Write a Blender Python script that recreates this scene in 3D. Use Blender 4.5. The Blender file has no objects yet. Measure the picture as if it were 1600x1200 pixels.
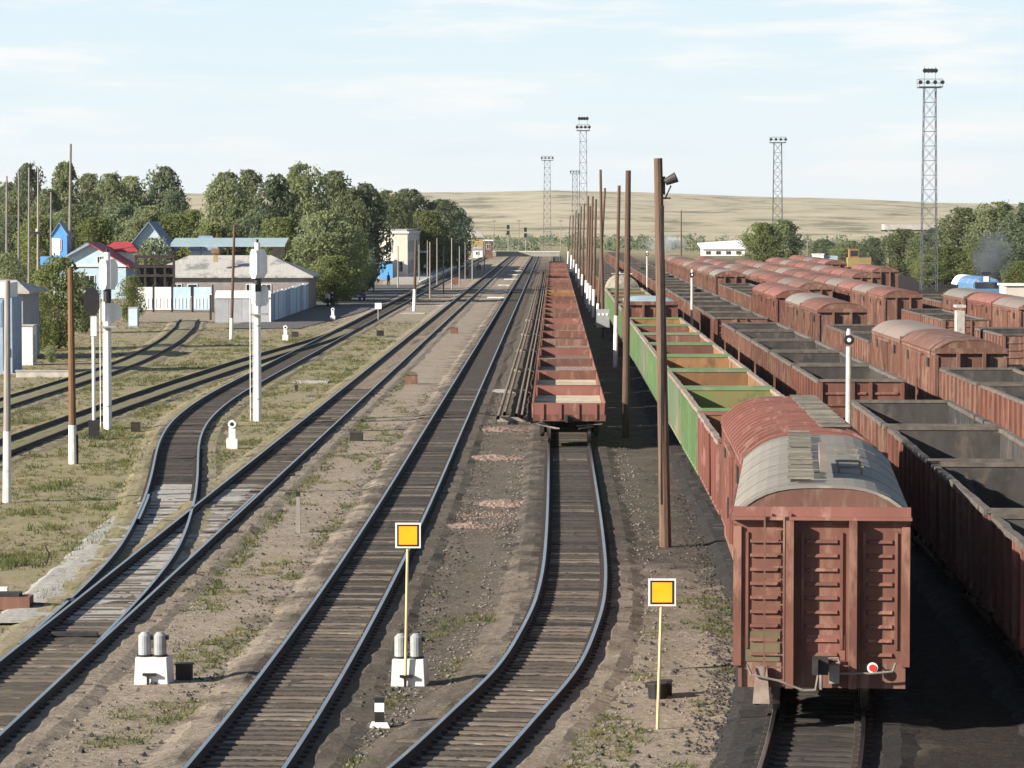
import bpy, math, random
from mathutils import Vector, Matrix, noise
R = math.radians
rnd = random.Random(7)
sc = bpy.context.scene
C = sc.collection

# ------------------------------------------------------------------ camera, sky, sun, exposure
CAMH = 8.8
FPX = 5200.0
cd = bpy.data.cameras.new('camera'); cam = bpy.data.objects.new('camera', cd); C.objects.link(cam)
cam.location = (0, 0, CAMH)
PITCH = math.atan(255 / FPX); YAW = math.atan(65 / FPX)
cam.rotation_euler = (math.pi / 2 - PITCH, 0, YAW)
cd.sensor_width = 36; cd.lens = 36 * FPX / 1600; cd.clip_start = 1; cd.clip_end = 30000
sc.camera = cam

SUN = Vector((1.0, .5, -.48)).normalized()
ELEV = math.asin(-SUN.z)
AZ = math.atan2(-SUN.x, -SUN.y)
w = bpy.data.worlds.new('World'); sc.world = w; w.use_nodes = True
wn = w.node_tree.nodes; wl = w.node_tree.links
bg = wn['Background']
sky = wn.new('ShaderNodeTexSky'); sky.sky_type = 'NISHITA'; sky.sun_disc = False
sky.sun_elevation = ELEV; sky.sun_rotation = AZ; sky.altitude = 300
sky.air_density = 1.0; sky.dust_density = .8; sky.ozone_density = 1.4
tc = wn.new('ShaderNodeTexCoord'); mp = wn.new('ShaderNodeMapping'); mp.inputs['Scale'].default_value = (9, 9, 75)
nz = wn.new('ShaderNodeTexNoise'); nz.inputs['Scale'].default_value = 1.7; nz.inputs['Detail'].default_value = 8; nz.inputs['Roughness'].default_value = .56
wl.new(tc.outputs['Generated'], mp.inputs['Vector']); wl.new(mp.outputs[0], nz.inputs['Vector'])
def wmr(i, *v):
    n = wn.new('ShaderNodeMapRange'); wl.new(i, n.inputs[0]); n.interpolation_type = 'SMOOTHSTEP'
    for k in range(4): n.inputs[k + 1].default_value = v[k]
    return n.outputs[0]
sz = wn.new('ShaderNodeSeparateXYZ'); wl.new(tc.outputs['Generated'], sz.inputs[0])
def wmix(f, a, b):
    n = wn.new('ShaderNodeMix'); n.data_type = 'RGBA'; wl.new(f, n.inputs[0])
    for k, v in ((6, a), (7, b)):
        if isinstance(v, tuple): n.inputs[k].default_value = (*v, 1)
        else: wl.new(v, n.inputs[k])
    return n.outputs[2]
# thin bright veil of high cloud, densest towards the horizon, with faint streaks in it
veil = wmix(wmr(sz.outputs['Z'], -.02, .085, 0, 1), (8.4, 8.9, 9.0), (6.6, 8.0, 8.8))
veil = wmix(wmr(nz.outputs['Fac'], .47, .68, 0, .8), veil, (9.0, 9.0, 8.9))
veil = wmix(wmr(nz.outputs['Fac'], .46, .3, 0, .3), veil, (6.6, 7.7, 8.4))
col = wmix(wmr(sz.outputs['Z'], .07, .3, .06, .94), veil, sky.outputs[0])
wl.new(col, bg.inputs['Color']); bg.inputs['Strength'].default_value = .05

sl = bpy.data.lights.new('sun', 'SUN'); sl.energy = 5.0; sl.angle = R(.5); sl.color = (1, .91, .79)
so = bpy.data.objects.new('sun', sl); C.objects.link(so)
so.rotation_euler = SUN.to_track_quat('-Z', 'Y').to_euler(); so.location = (-50, 0, 60)
sc.view_settings.view_transform = 'Standard'; sc.view_settings.look = 'None'
sc.view_settings.exposure = 1.2; sc.view_settings.gamma = 1; sc.view_settings.use_curve_mapping = False

# ------------------------------------------------------------------ helpers
RC = Matrix.Rotation(YAW, 3, 'Z') @ Matrix.Rotation(math.pi / 2 - PITCH, 3, 'X')
def smooth(a, b, x):
    t = min(1, max(0, (x - a) / (b - a))); return t * t * (3 - 2 * t)
def yard(X): return -.9 * smooth(11, 25, X)              # the right half of the yard lies a little lower
def gz(X, Y):                                             # ground height
    n = noise.noise((X * .35, Y * .22, 3.1)) * .05 + noise.noise((X * 1.3, Y * .9, 7.7)) * .022
    return -.245 + yard(X) + n
def G(px, py, z=-.25):                                    # where a photo point meets the level z
    d = RC @ Vector(((px - 800) / FPX, -(py - 600) / FPX, -1)); t = (z - CAMH) / d.z
    return Vector((d.x * t, d.y * t, z))
def AT(px, s):                                            # photo column at scale s (px per metre) -> X, Y
    return (px - 865) / s, FPX / s

def tag(o, label=None, cat=None, group=None, kind=None):
    for k, v in (('label', label), ('category', cat), ('group', group), ('kind', kind)):
        if v: o[k] = v
    return o
def thing(name, label, cat, loc=(0, 0, 0), rz=0, group=None):
    o = bpy.data.objects.new(name, None); C.objects.link(o); o.location = loc; o.rotation_euler.z = rz
    o.empty_display_size = .3
    return tag(o, label, cat, group)
def dup(o, parent=None):
    c = o.copy(); C.objects.link(c)
    if parent: c.parent = parent
    for ch in list(o.children): dup(ch, c)
    return c
class MB:
    def __init__(s): s.v = []; s.f = []; s.m = []; s.k = 0
    def face(s, pts):
        n = len(s.v); s.v += [tuple(p) for p in pts]; s.f.append(tuple(range(n, n + len(pts)))); s.m.append(s.k); return s
    def hexa(s, p):
        n = len(s.v); s.v += [tuple(q) for q in p]
        for f in ((0, 3, 2, 1), (4, 5, 6, 7), (0, 1, 5, 4), (1, 2, 6, 5), (2, 3, 7, 6), (3, 0, 4, 7)):
            s.f.append(tuple(n + i for i in f)); s.m.append(s.k)
        return s
    def box(s, x0, x1, y0, y1, z0, z1):
        return s.hexa([(x0, y0, z0), (x1, y0, z0), (x1, y1, z0), (x0, y1, z0), (x0, y0, z1), (x1, y0, z1), (x1, y1, z1), (x0, y1, z1)])
    def tube(s, a, b, r, r2=None, n=8):
        a = Vector(a); b = Vector(b); r2 = r if r2 is None else r2
        d = (b - a).normalized(); u = d.orthogonal().normalized(); w_ = d.cross(u); k = len(s.v)
        for i in range(n):
            t = 2 * math.pi * i / n; q = u * math.cos(t) + w_ * math.sin(t)
            s.v.append(tuple(a + q * r)); s.v.append(tuple(b + q * r2))
        for i in range(n):
            j = (i + 1) % n; s.f.append((k + 2 * i, k + 2 * j, k + 2 * j + 1, k + 2 * i + 1)); s.m.append(s.k)
        s.f.append(tuple(k + 2 * i for i in range(n))[::-1]); s.m.append(s.k)
        s.f.append(tuple(k + 2 * i + 1 for i in range(n))); s.m.append(s.k)
        return s
    def bar(s, a, b, t): return s.tube(a, b, t * .7, n=4)
    def prism(s, prof, y0, y1):                            # x,z outline swept along y
        n = len(s.v); k = len(prof)
        s.v += [(x, y0, z) for x, z in prof] + [(x, y1, z) for x, z in prof]
        for i in range(k):
            j = (i + 1) % k; s.f.append((n + i, n + j, n + k + j, n + k + i)); s.m.append(s.k)
        s.f.append(tuple(n + i for i in range(k))[::-1]); s.m.append(s.k)
        s.f.append(tuple(n + k + i for i in range(k))); s.m.append(s.k)
        return s
    def mesh(s, name, mats):
        me = bpy.data.meshes.new(name); me.from_pydata(s.v, [], s.f)
        for m in (mats if isinstance(mats, (list, tuple)) else [mats]): me.materials.append(m)
        if any(s.m): me.polygons.foreach_set('material_index', s.m)
        me.update(); return me
    def build(s, name, mats, parent=None, loc=None, rz=0, smoothed=False):
        me = s.mesh(name, mats)
        if smoothed: me.polygons.foreach_set('use_smooth', [True] * len(me.polygons))
        return link(name, me, parent, loc, rz)
def link(name, me, parent=None, loc=None, rz=0):
    o = bpy.data.objects.new(name, me); C.objects.link(o)
    if parent: o.parent = parent
    if loc is not None: o.location = loc
    if rz: o.rotation_euler.z = rz
    return o
ORD = ['nearest', 'second', 'third', 'fourth', 'fifth', 'sixth', 'seventh', 'eighth', 'ninth', 'tenth', 'eleventh', 'twelfth', 'thirteenth',
       'fourteenth', 'fifteenth', 'sixteenth', 'seventeenth', 'eighteenth', 'nineteenth', 'twentieth', 'twenty-first', 'twenty-second',
       'twenty-third', 'twenty-fourth', 'twenty-fifth', 'twenty-sixth', 'twenty-seventh', 'twenty-eighth', 'twenty-ninth', 'thirtieth',
       'thirty-first', 'thirty-second', 'thirty-third', 'thirty-fourth', 'thirty-fifth', 'thirty-sixth', 'thirty-seventh', 'thirty-eighth', 'thirty-ninth', 'fortieth', 'forty-first', 'forty-second']

# ------------------------------------------------------------------ materials
def M(name, c1, c2=None, scale=2., rough=.75, bump=0., st=(1, 1, 1), metal=0., var=.12, c3=None, t3=.58, s3=1., st3=None, det=6, spec=.3, bs=None):
    m = bpy.data.materials.new(name); m.use_nodes = True
    nt = m.node_tree; N = nt.nodes; L = nt.links; b = N['Principled BSDF']
    b.inputs['Roughness'].default_value = rough; b.inputs['Metallic'].default_value = metal
    b.inputs['Specular IOR Level'].default_value = spec
    c2 = c2 or tuple(x * .75 for x in c1)
    t = N.new('ShaderNodeTexCoord'); oi = N.new('ShaderNodeObjectInfo')
    ad = N.new('ShaderNodeVectorMath'); ad.operation = 'MULTIPLY_ADD'
    cb = N.new('ShaderNodeCombineXYZ')
    for i in range(3): L.new(oi.outputs['Random'], cb.inputs[i])
    L.new(cb.outputs[0], ad.inputs[0]); ad.inputs[1].default_value = (37, 91, 53); L.new(t.outputs['Object'], ad.inputs[2])
    def nzz(s_, stt, d_=det):
        mp = N.new('ShaderNodeMapping'); mp.inputs['Scale'].default_value = stt; L.new(ad.outputs[0], mp.inputs[0])
        n = N.new('ShaderNodeTexNoise'); n.inputs['Scale'].default_value = s_; n.inputs['Detail'].default_value = d_; n.inputs['Roughness'].default_value = .65
        L.new(mp.outputs[0], n.inputs['Vector']); return n
    n1 = nzz(scale, st)
    r = N.new('ShaderNodeMapRange'); r.inputs[1].default_value = .35; r.inputs[2].default_value = .65; L.new(n1.outputs['Fac'], r.inputs[0])
    x = N.new('ShaderNodeMix'); x.data_type = 'RGBA'; L.new(r.outputs[0], x.inputs[0])
    x.inputs[6].default_value = (*c1, 1); x.inputs[7].default_value = (*c2, 1); col = x.outputs[2]
    if c3:
        n3 = nzz(s3, st3 or st); r3 = N.new('ShaderNodeMapRange'); r3.inputs[1].default_value = t3 - .06; r3.inputs[2].default_value = t3 + .06
        L.new(n3.outputs['Fac'], r3.inputs[0]); x3 = N.new('ShaderNodeMix'); x3.data_type = 'RGBA'
        L.new(r3.outputs[0], x3.inputs[0]); L.new(col, x3.inputs[6]); x3.inputs[7].default_value = (*c3, 1); col = x3.outputs[2]
    if var:
        h = N.new('ShaderNodeHueSaturation'); v = N.new('ShaderNodeMapRange'); L.new(oi.outputs['Random'], v.inputs[0])
        v.inputs[3].default_value = 1 - var; v.inputs[4].default_value = 1 + var; L.new(v.outputs[0], h.inputs['Value']); L.new(col, h.inputs['Color']); col = h.outputs[0]
    L.new(col, b.inputs['Base Color'])
    if bump:
        bn = nzz(bs or scale * 4, st, 4); bp = N.new('ShaderNodeBump'); bp.inputs['Strength'].default_value = bump; bp.inputs['Distance'].default_value = .02
        L.new(bn.outputs['Fac'], bp.inputs['Height']); L.new(bp.outputs[0], b.inputs['Normal'])
    return m

WALKM = M('walkway_slats', (.19, .175, .14), (.11, .1, .085), 3., .85, .3, var=.3)
RED = M('wagon_red', (.17, .074, .054), (.11, .049, .037), 1.5, .72, .25, (1, 1, .35), c3=(.24, .13, .095), t3=.6, s3=2.2, st3=(1, 1, .3), var=.14)
RED2 = M('wagon_brown', (.165, .082, .06), (.11, .056, .043), 1.3, .75, .25, (1, 1, .3), c3=(.21, .135, .1), t3=.57, s3=2.6, st3=(1, 1, .25), var=.16)
REDP = M('wagon_pink', (.215, .09, .072), (.155, .066, .053), 1.2, .7, .2, (1, 1, .4), c3=(.3, .17, .14), t3=.6, s3=2.4, var=.1)
GREEN = M('wagon_green', (.13, .21, .095), (.1, .165, .075), 1.1, .7, .2, (1, 1, .3), c3=(.19, .21, .13), t3=.6, s3=1.8, st3=(1, 1, .3), var=.12)
GREEN2 = M('wagon_pale_green', (.17, .215, .145), (.125, .17, .105), 1.1, .7, .2, (1, 1, .3), c3=(.24, .22, .15), t3=.57, s3=2., st3=(1, 1, .3), var=.12)
RUST = M('rust_orange', (.26, .14, .062), (.18, .1, .05), 1.6, .85, .3, (1, 1, .5), c3=(.11, .06, .035), t3=.6, s3=1.4, var=.2)
RUSTG = M('green_over_rust', (.12, .17, .06), (.2, .12, .06), 1.2, .8, .2, (1, 1, 1), c3=(.1, .075, .045), t3=.6, s3=1.5)
COAL = M('coal_dust', (.036, .034, .034), (.02, .02, .02), 2., .9, .5, c3=(.1, .09, .082), t3=.62, s3=1.2)
COALG = M('dusty_steel', (.062, .057, .053), (.034, .032, .031), 1.6, .85, .3, (1, 1, .6), c3=(.1, .08, .068), t3=.6, s3=1.4)
LUMP = M('coal_lumps', (.03, .03, .032), (.012, .012, .013), 9., .7, 1., bs=14)
RIMD = M('sooty_rim', (.14, .118, .1), (.07, .06, .054), 3., .8, .2)
RIM = M('worn_rim', (.3, .24, .2), (.19, .14, .115), 3., .7, .2)
ROOFG = M('roof_grey', (.2, .185, .163), (.15, .137, .12), 1.3, .7, .2, (.4, 3, 1), c3=(.24, .225, .2), t3=.6, s3=3., var=.1)
ROOFG2 = M('roof_dull_grey', (.2, .17, .15), (.14, .12, .105), 1.3, .75, .2, (.4, 3, 1), c3=(.2, .11, .085), t3=.58, s3=2., var=.15)
STEEL = M('dark_steel', (.05, .046, .044), (.03, .028, .028), 4., .6, .2, metal=.2)
BOGIE = M('bogie_grime', (.035, .03, .028), (.018, .017, .017), 5., .8, .2)
WHEEL = M('wheel_steel', (.12, .11, .1), (.06, .055, .05), 6., .5, metal=.6)
RAILS = M('rail_side', (.055, .042, .036), (.035, .028, .026), 5., .8, .1, var=.05)
RAILT = M('rail_head', (.46, .47, .49), (.3, .305, .32), 3., .28, metal=1., var=.03, st=(3, .2, 1))
WOOD = M('sleeper_wood', (.15, .12, .093), (.08, .066, .053), 2., .9, .4, (1, 8, 1), c3=(.27, .23, .175), t3=.61, s3=2., var=.5)
WOODD = M('oily_sleeper', (.068, .057, .048), (.036, .031, .028), 2., .85, .4, (1, 8, 1), c3=(.09, .078, .064), t3=.64, s3=2., var=.5)
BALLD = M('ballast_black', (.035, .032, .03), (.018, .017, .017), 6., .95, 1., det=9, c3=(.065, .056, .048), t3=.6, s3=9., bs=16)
RAILR = M('rusty_rail_head', (.13, .095, .075), (.085, .065, .055), 3., .6, metal=.3, var=.03)
RAILO = M('spare_rail', (.26, .22, .18), (.17, .14, .115), 3., .8, .2)
PALE = M('sleeper_concrete', (.36, .34, .3), (.26, .24, .21), 3., .9, .3, var=.2)
BALL = M('ballast_dark', (.05, .042, .034), (.022, .019, .017), 6., .95, 1., det=9, c3=(.13, .11, .09), t3=.57, s3=9., bs=16)
BALLB = M('ballast_brown', (.1, .085, .068), (.045, .04, .034), 6., .95, 1., det=9, c3=(.1, .12, .045), t3=.6, s3=1.2, bs=16)
BALLG = M('ballast_weedy', (.22, .185, .135), (.14, .12, .09), 5., .95, 1., det=9, c3=(.15, .16, .06), t3=.52, s3=1.1, bs=14)
BALLW = M('ballast_pale', (.36, .345, .32), (.23, .22, .2), 7., .95, 1., det=9, c3=(.17, .16, .11), t3=.62, s3=2.5, bs=18)
PINK = M('pink_gravel', (.29, .205, .165), (.18, .128, .105), 14., .95, 1., det=6, bs=16)
POLEW = M('pole_wood', (.12, .075, .052), (.07, .046, .034), 3., .9, .4, (6, 6, .4), var=.25)
POLEG = M('pole_grey', (.27, .25, .23), (.19, .175, .16), 3., .9, .3, (4, 4, .4), var=.2)
WHITE = M('whitewash', (.76, .75, .72), (.62, .61, .58), 3., .8, .15, c3=(.45, .42, .37), t3=.66, s3=3., var=.05)
CREAMW = M('dirty_cream', (.55, .51, .45), (.44, .41, .36), 3., .8, .1, c3=(.3, .26, .22), t3=.64, s3=2., var=.05)
DULLP = M('dull_rod', (.22, .2, .18), (.13, .115, .105), 4., .7, .1)
WHITEP = M('white_paint', (.78, .78, .77), (.68, .68, .68), 4., .5, .05, var=.03)
BLACK = M('black_paint', (.025, .025, .027), (.015, .015, .016), 4., .5, .05)
GREYP = M('grey_paint', (.35, .36, .37), (.26, .27, .28), 4., .5, .05, var=.1, metal=.2)
YEL = M('sign_yellow', (.85, .42, .015), (.78, .37, .01), 4., .5, var=.02)
CREAMP = M('cream_post', (.62, .5, .27), (.52, .42, .22), 5., .6, .05, var=.05)
REDL = M('lamp_red', (.6, .04, .03), (.5, .03, .03), 4., .4, var=0)
TOWER = M('tower_steel', (.12, .125, .15), (.09, .095, .11), 3., .6, metal=.1, var=.1)
CONC = M('concrete', (.42, .4, .36), (.32, .3, .27), 1.5, .9, .3, c3=(.25, .23, .21), t3=.62, s3=2.)
SAND = M('floor_sand', (.5, .43, .32), (.4, .34, .26), 2., .95, .4, c3=(.24, .17, .13), t3=.62, s3=1.5, var=.2)
PLANK = M('floor_planks', (.22, .155, .125), (.13, .095, .08), 2., .9, .3, (6, .6, 1), c3=(.3, .24, .19), t3=.6, s3=1.6, var=.35)
BLUEW = M('blue_wall', (.27, .34, .44), (.2, .27, .37), 1.2, .8, .1, c3=(.34, .38, .43), t3=.62, s3=1.5)
BLUEL = M('pale_blue_wall', (.42, .55, .63), (.35, .48, .57), 1.2, .8, .1, c3=(.55, .6, .62), t3=.62, s3=1.5)
BLUED = M('deep_blue', (.05, .15, .42), (.04, .11, .33), 1.5, .6, .05)
BLUEW2 = M('faded_blue', (.1, .22, .4), (.06, .14, .28), 1.2, .6, .05, c3=(.3, .36, .42), t3=.6, s3=1.2)
BLUES = M('sky_blue', (.1, .32, .62), (.08, .26, .52), 1.5, .6, .05)
SLATE = M('asbestos_roof', (.4, .385, .36), (.31, .3, .28), 1., .9, .3, (6, .6, 1), c3=(.17, .175, .175), t3=.56, s3=.5, st3=(1, 1, 1))
SLATEB = M('blue_grey_roof', (.2, .27, .36), (.15, .21, .29), 1., .8, .1)
REDR = M('red_roof', (.42, .06, .07), (.34, .045, .05), 1.5, .6, .1)
TEAL = M('teal_sheet', (.32, .42, .45), (.26, .35, .38), 1.5, .6, .1)
GREYW = M('grey_wall', (.34, .355, .38), (.28, .29, .31), 1.2, .9, .2, c3=(.31, .31, .31), t3=.62, s3=1.6)
WALLM = M('mauve_wall', (.26, .235, .225), (.19, .17, .165), 1.2, .9, .2)
BEIGE = M('beige_wall', (.6, .55, .46), (.5, .46, .39), 1.2, .9, .1)
YELW = M('yellow_wall', (.33, .255, .1), (.25, .195, .085), 1.2, .9, .1)
GLASS = M('window_glass', (.03, .035, .045), (.02, .025, .03), 1., .15, spec=.6)
DARKF = M('dark_timber', (.045, .038, .034), (.028, .024, .022), 2., .9, .3)
BARK = M('bark', (.11, .085, .065), (.065, .05, .04), 4., .95, .5, (4, 4, .6))
SKIN = M('skin', (.5, .3, .22), (.45, .27, .2), 4., .6, var=0)
CLOTHD = M('dark_cloth', (.03, .032, .042), (.02, .022, .03), 6., .9)
CLOTHB = M('blue_cloth', (.05, .08, .2), (.04, .06, .15), 6., .9)
CLOTHW = M('white_cloth', (.72, .7, .68), (.6, .58, .56), 6., .9)
CLOTHR = M('red_cloth', (.35, .05, .05), (.28, .04, .04), 6., .9)
HAIR = M('dark_hair', (.02, .016, .014), (.015, .012, .01), 6., .7)
ASPH = M('asphalt', (.1, .1, .105), (.075, .075, .08), 1.5, .95, .3, c3=(.14, .13, .12), t3=.62, s3=.8)
CARB = M('car_blue', (.03, .05, .2), (.025, .04, .17), 2., .3, spec=.5)

def leaf(name, c1, c2, c3, sc_=.5):
    m = bpy.data.materials.new(name); m.use_nodes = True; nt = m.node_tree; N = nt.nodes; L = nt.links; b = N['Principled BSDF']
    g = N.new('ShaderNodeNewGeometry'); n = N.new('ShaderNodeTexNoise'); n.inputs['Scale'].default_value = sc_; n.inputs['Detail'].default_value = 3
    L.new(g.outputs['Position'], n.inputs['Vector'])
    r = N.new('ShaderNodeValToRGB'); e = r.color_ramp.elements
    e[0].position = .35; e[0].color = (*c1, 1); e[1].position = .66; e[1].color = (*c3, 1); q = e.new(.5); q.color = (*c2, 1)
    L.new(n.outputs['Fac'], r.inputs[0])
    oi = N.new('ShaderNodeObjectInfo'); h = N.new('ShaderNodeHueSaturation')
    v = N.new('ShaderNodeMapRange'); v.inputs[3].default_value = .78; v.inputs[4].default_value = 1.2; L.new(oi.outputs['Random'], v.inputs[0])
    isl = N.new('ShaderNodeMapRange'); isl.inputs[3].default_value = .75; isl.inputs[4].default_value = 1.25; L.new(g.outputs['Random Per Island'], isl.inputs[0])
    mu = N.new('ShaderNodeMath'); mu.operation = 'MULTIPLY'; L.new(v.outputs[0], mu.inputs[0]); L.new(isl.outputs[0], mu.inputs[1])
    L.new(mu.outputs[0], h.inputs['Value']); L.new(r.outputs[0], h.inputs['Color']); L.new(h.outputs[0], b.inputs['Base Color'])
    b.inputs['Roughness'].default_value = .65; b.inputs['Specular IOR Level'].default_value = .25
    tr = N.new('ShaderNodeBsdfTranslucent'); L.new(h.outputs[0], tr.inputs['Color']); ms = N.new('ShaderNodeMixShader'); ms.inputs[0].default_value = .68
    L.new(b.outputs[0], ms.inputs[1]); L.new(tr.outputs[0], ms.inputs[2]); L.new(ms.outputs[0], N['Material Output'].inputs['Surface'])
    return m
LEAF = leaf('leaf_olive', (.19, .225, .115), (.23, .265, .14), (.28, .3, .16))
LEAFD = leaf('leaf_dark', (.155, .2, .125), (.195, .235, .145), (.235, .265, .155))
LEAFL = leaf('leaf_light', (.18, .225, .08), (.23, .265, .1), (.27, .285, .125), .8)
GRASS = leaf('grass_blades', (.11, .15, .045), (.19, .19, .075), (.3, .25, .12), .5)
WEED = leaf('weed_blades', (.1, .13, .045), (.15, .165, .06), (.23, .21, .09), .9)

# ground: one sheet, colours follow the soil, weeds, coal dust and painted shade of each strip
def ground_mat():
    m = bpy.data.materials.new('yard_soil'); m.use_nodes = True; nt = m.node_tree; N = nt.nodes; L = nt.links; b = N['Principled BSDF']
    b.inputs['Roughness'].default_value = .95; b.inputs['Specular IOR Level'].default_value = .1
    g = N.new('ShaderNodeNewGeometry'); sp = N.new('ShaderNodeSeparateXYZ'); L.new(g.outputs['Position'], sp.inputs[0])
    def nz(s, d=6, sy=1, rg=.65):
        mp = N.new('ShaderNodeMapping'); mp.inputs['Scale'].default_value = (1, sy, 1); L.new(g.outputs['Position'], mp.inputs[0])
        n = N.new('ShaderNodeTexNoise'); n.inputs['Scale'].default_value = s; n.inputs['Detail'].default_value = d; n.inputs['Roughness'].default_value = rg; L.new(mp.outputs[0], n.inputs['Vector']); return n.outputs['Fac']
    def mr(i, a, b_, c=0, d=1):
        n = N.new('ShaderNodeMapRange'); L.new(i, n.inputs[0])
        for k, v in zip((1, 2, 3, 4), (a, b_, c, d)): n.inputs[k].default_value = v
        return n.outputs[0]
    def mth(op, a, b_):
        n = N.new('ShaderNodeMath'); n.operation = op
        for k, v in ((0, a), (1, b_)):
            if isinstance(v, (int, float)): n.inputs[k].default_value = v
            else: L.new(v, n.inputs[k])
        n.use_clamp = False; return n.outputs[0]
    def mix(f, a, b_):
        n = N.new('ShaderNodeMix'); n.data_type = 'RGBA'; L.new(f, n.inputs[0]) if not isinstance(f, float) else None
        for k, v in ((6, a), (7, b_)):
            if isinstance(v, tuple): n.inputs[k].default_value = (*v, 1)
            else: L.new(v, n.inputs[k])
        return n.outputs[2]
    big = nz(.22, 4, .5); mid = nz(.9, 6, .6); fine = nz(7, 8, .8, .75); grit = nz(26, 4)
    vo = N.new('ShaderNodeTexVoronoi'); vo.inputs['Scale'].default_value = 11; L.new(g.outputs['Position'], vo.inputs['Vector']); cell = N.new('ShaderNodeSeparateColor'); L.new(vo.outputs['Color'], cell.inputs[0])
    lump = nz(3.2, 7, 1.8, .75)
    X = mth('ADD', sp.outputs['X'], mr(mid, .3, .7, -1.2, 1.2)); Y = mth('ADD', sp.outputs['Y'], mr(mid, .3, .7, -7., 7.))
    tan = mix(mr(mid, .38, .62), (.285, .235, .18), (.215, .177, .136))
    tan = mix(mr(fine, .5, .66), tan, (.4, .345, .275)); tan = mix(mr(fine, .44, .3), tan, (.12, .1, .08))
    olive = mix(mr(mid, .4, .62), (.215, .2, .095), (.3, .25, .15))
    olive = mix(mr(fine, .52, .62), olive, (.13, .145, .055))
    # weeds: mostly in the left strips, patchy elsewhere
    left = mr(X, -9.2, -11.5); patch = mr(big, .48, .6)
    wd = mth('MAXIMUM', mth('MULTIPLY', left, mr(big, .3, .55, .15, 1.)), mth('MULTIPLY', mr(mid, .52, .62), mr(patch, 0, 1, .1, .75)))
    wd = mth('MULTIPLY', wd, mr(X, 8, 5))
    wd = mth('MULTIPLY', wd, mr(Y, 330, 240))
    col = mix(wd, tan, olive)
    col = mix(mth('MULTIPLY', mr(cell.outputs[0], .8, .86, 0, .5), mr(vo.outputs['Distance'], .5, .3)), col, (.42, .37, .3))
    col = mix(mth('MULTIPLY', mr(cell.outputs[1], .84, .9, 0, .6), mr(vo.outputs['Distance'], .5, .3)), col, (.07, .06, .05))
    col = mix(mr(lump, .56, .7, 0, .45), col, (.13, .108, .086)); col = mix(mr(lump, .44, .3, 0, .4), col, (.36, .31, .245))
    col = mix(mr(grit, .42, .7, 0, .35), col, mix(.5, (.34, .3, .26), (.34, .3, .26)))
    # coal dust: dark around the loaded tracks, with shade painted in on the right
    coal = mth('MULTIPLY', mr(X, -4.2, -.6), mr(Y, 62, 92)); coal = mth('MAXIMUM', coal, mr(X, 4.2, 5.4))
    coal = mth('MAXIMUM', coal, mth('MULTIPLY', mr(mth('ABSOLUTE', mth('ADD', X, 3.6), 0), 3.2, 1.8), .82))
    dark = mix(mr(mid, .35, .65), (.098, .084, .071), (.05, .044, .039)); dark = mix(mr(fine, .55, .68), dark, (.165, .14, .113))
    coal_shade = mix(mr(fine, .4, .65), (.012, .012, .012), (.03, .028, .026)); dark = mix(mr(X, 5., 6.2), dark, coal_shade)  # coal ground right of the boxcars, blackened to stand in for shadow
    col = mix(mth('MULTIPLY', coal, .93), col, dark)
    # open steppe beyond the yard
    far = mr(sp.outputs['Y'], 700, 1000); col = mix(far, col, mix(mr(big, .4, .6), (.3, .26, .17), (.2, .19, .1)))
    L.new(col, b.inputs['Base Color'])
    bp = N.new('ShaderNodeBump'); bp.inputs['Strength'].default_value = .9; bp.inputs['Distance'].default_value = .05
    hh = mth('ADD', mth('ADD', fine, mth('MULTIPLY', lump, 1.5)), mth('MULTIPLY', grit, .5)); L.new(hh, bp.inputs['Height']); L.new(bp.outputs[0], b.inputs['Normal'])
    return m
GROUND = ground_mat()

# ------------------------------------------------------------------ terrain
def frange(a, b, st):
    o = []
    while a < b: o.append(a); a += st
    return o
xs = frange(-4000, -300, 400) + frange(-300, -60, 20) + frange(-60, -26, 2) + frange(-26, 16, .45) + frange(16, 60, 2) + frange(60, 300, 20) + frange(300, 4001, 400)
ys = frange(20, 52, 4) + frange(52, 110, .6) + frange(110, 190, 1.5) + frange(190, 420, 5) + frange(420, 1000, 20) + frange(1000, 9001, 400)
mb = MB()
for y in ys:
    for x in xs: mb.v.append((x, y, gz(x, y) if abs(x) < 60 and y < 420 else -.25 + yard(x)))
nx = len(xs)
for j in range(len(ys) - 1):
    for i in range(nx - 1): mb.f.append((j * nx + i, j * nx + i + 1, (j + 1) * nx + i + 1, (j + 1) * nx + i)); mb.m.append(0)
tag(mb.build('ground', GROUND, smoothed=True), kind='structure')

HILL = bpy.data.materials.new('dry_steppe'); HILL.use_nodes = True
_n = HILL.node_tree.nodes; _l = HILL.node_tree.links; _b = _n['Principled BSDF']; _b.inputs['Roughness'].default_value = 1; _b.inputs['Specular IOR Level'].default_value = 0
_g = _n.new('ShaderNodeNewGeometry'); _m = _n.new('ShaderNodeMapping'); _m.inputs['Scale'].default_value = (.006, .0022, .03); _l.new(_g.outputs['Position'], _m.inputs[0])
_z = _n.new('ShaderNodeTexNoise'); _z.inputs['Scale'].default_value = 3; _z.inputs['Detail'].default_value = 8; _z.inputs['Roughness'].default_value = .68; _l.new(_m.outputs[0], _z.inputs['Vector'])
_r = _n.new('ShaderNodeValToRGB'); _l.new(_z.outputs['Fac'], _r.inputs[0]); _e = _r.color_ramp.elements
_e[0].position = .4; _e[0].color = (.19, .18, .125, 1); _e[1].position = .64; _e[1].color = (.44, .395, .29, 1); _q = _e.new(.46); _q.color = (.33, .3, .215, 1)
_l.new(_r.outputs[0], _b.inputs['Base Color'])
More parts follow.
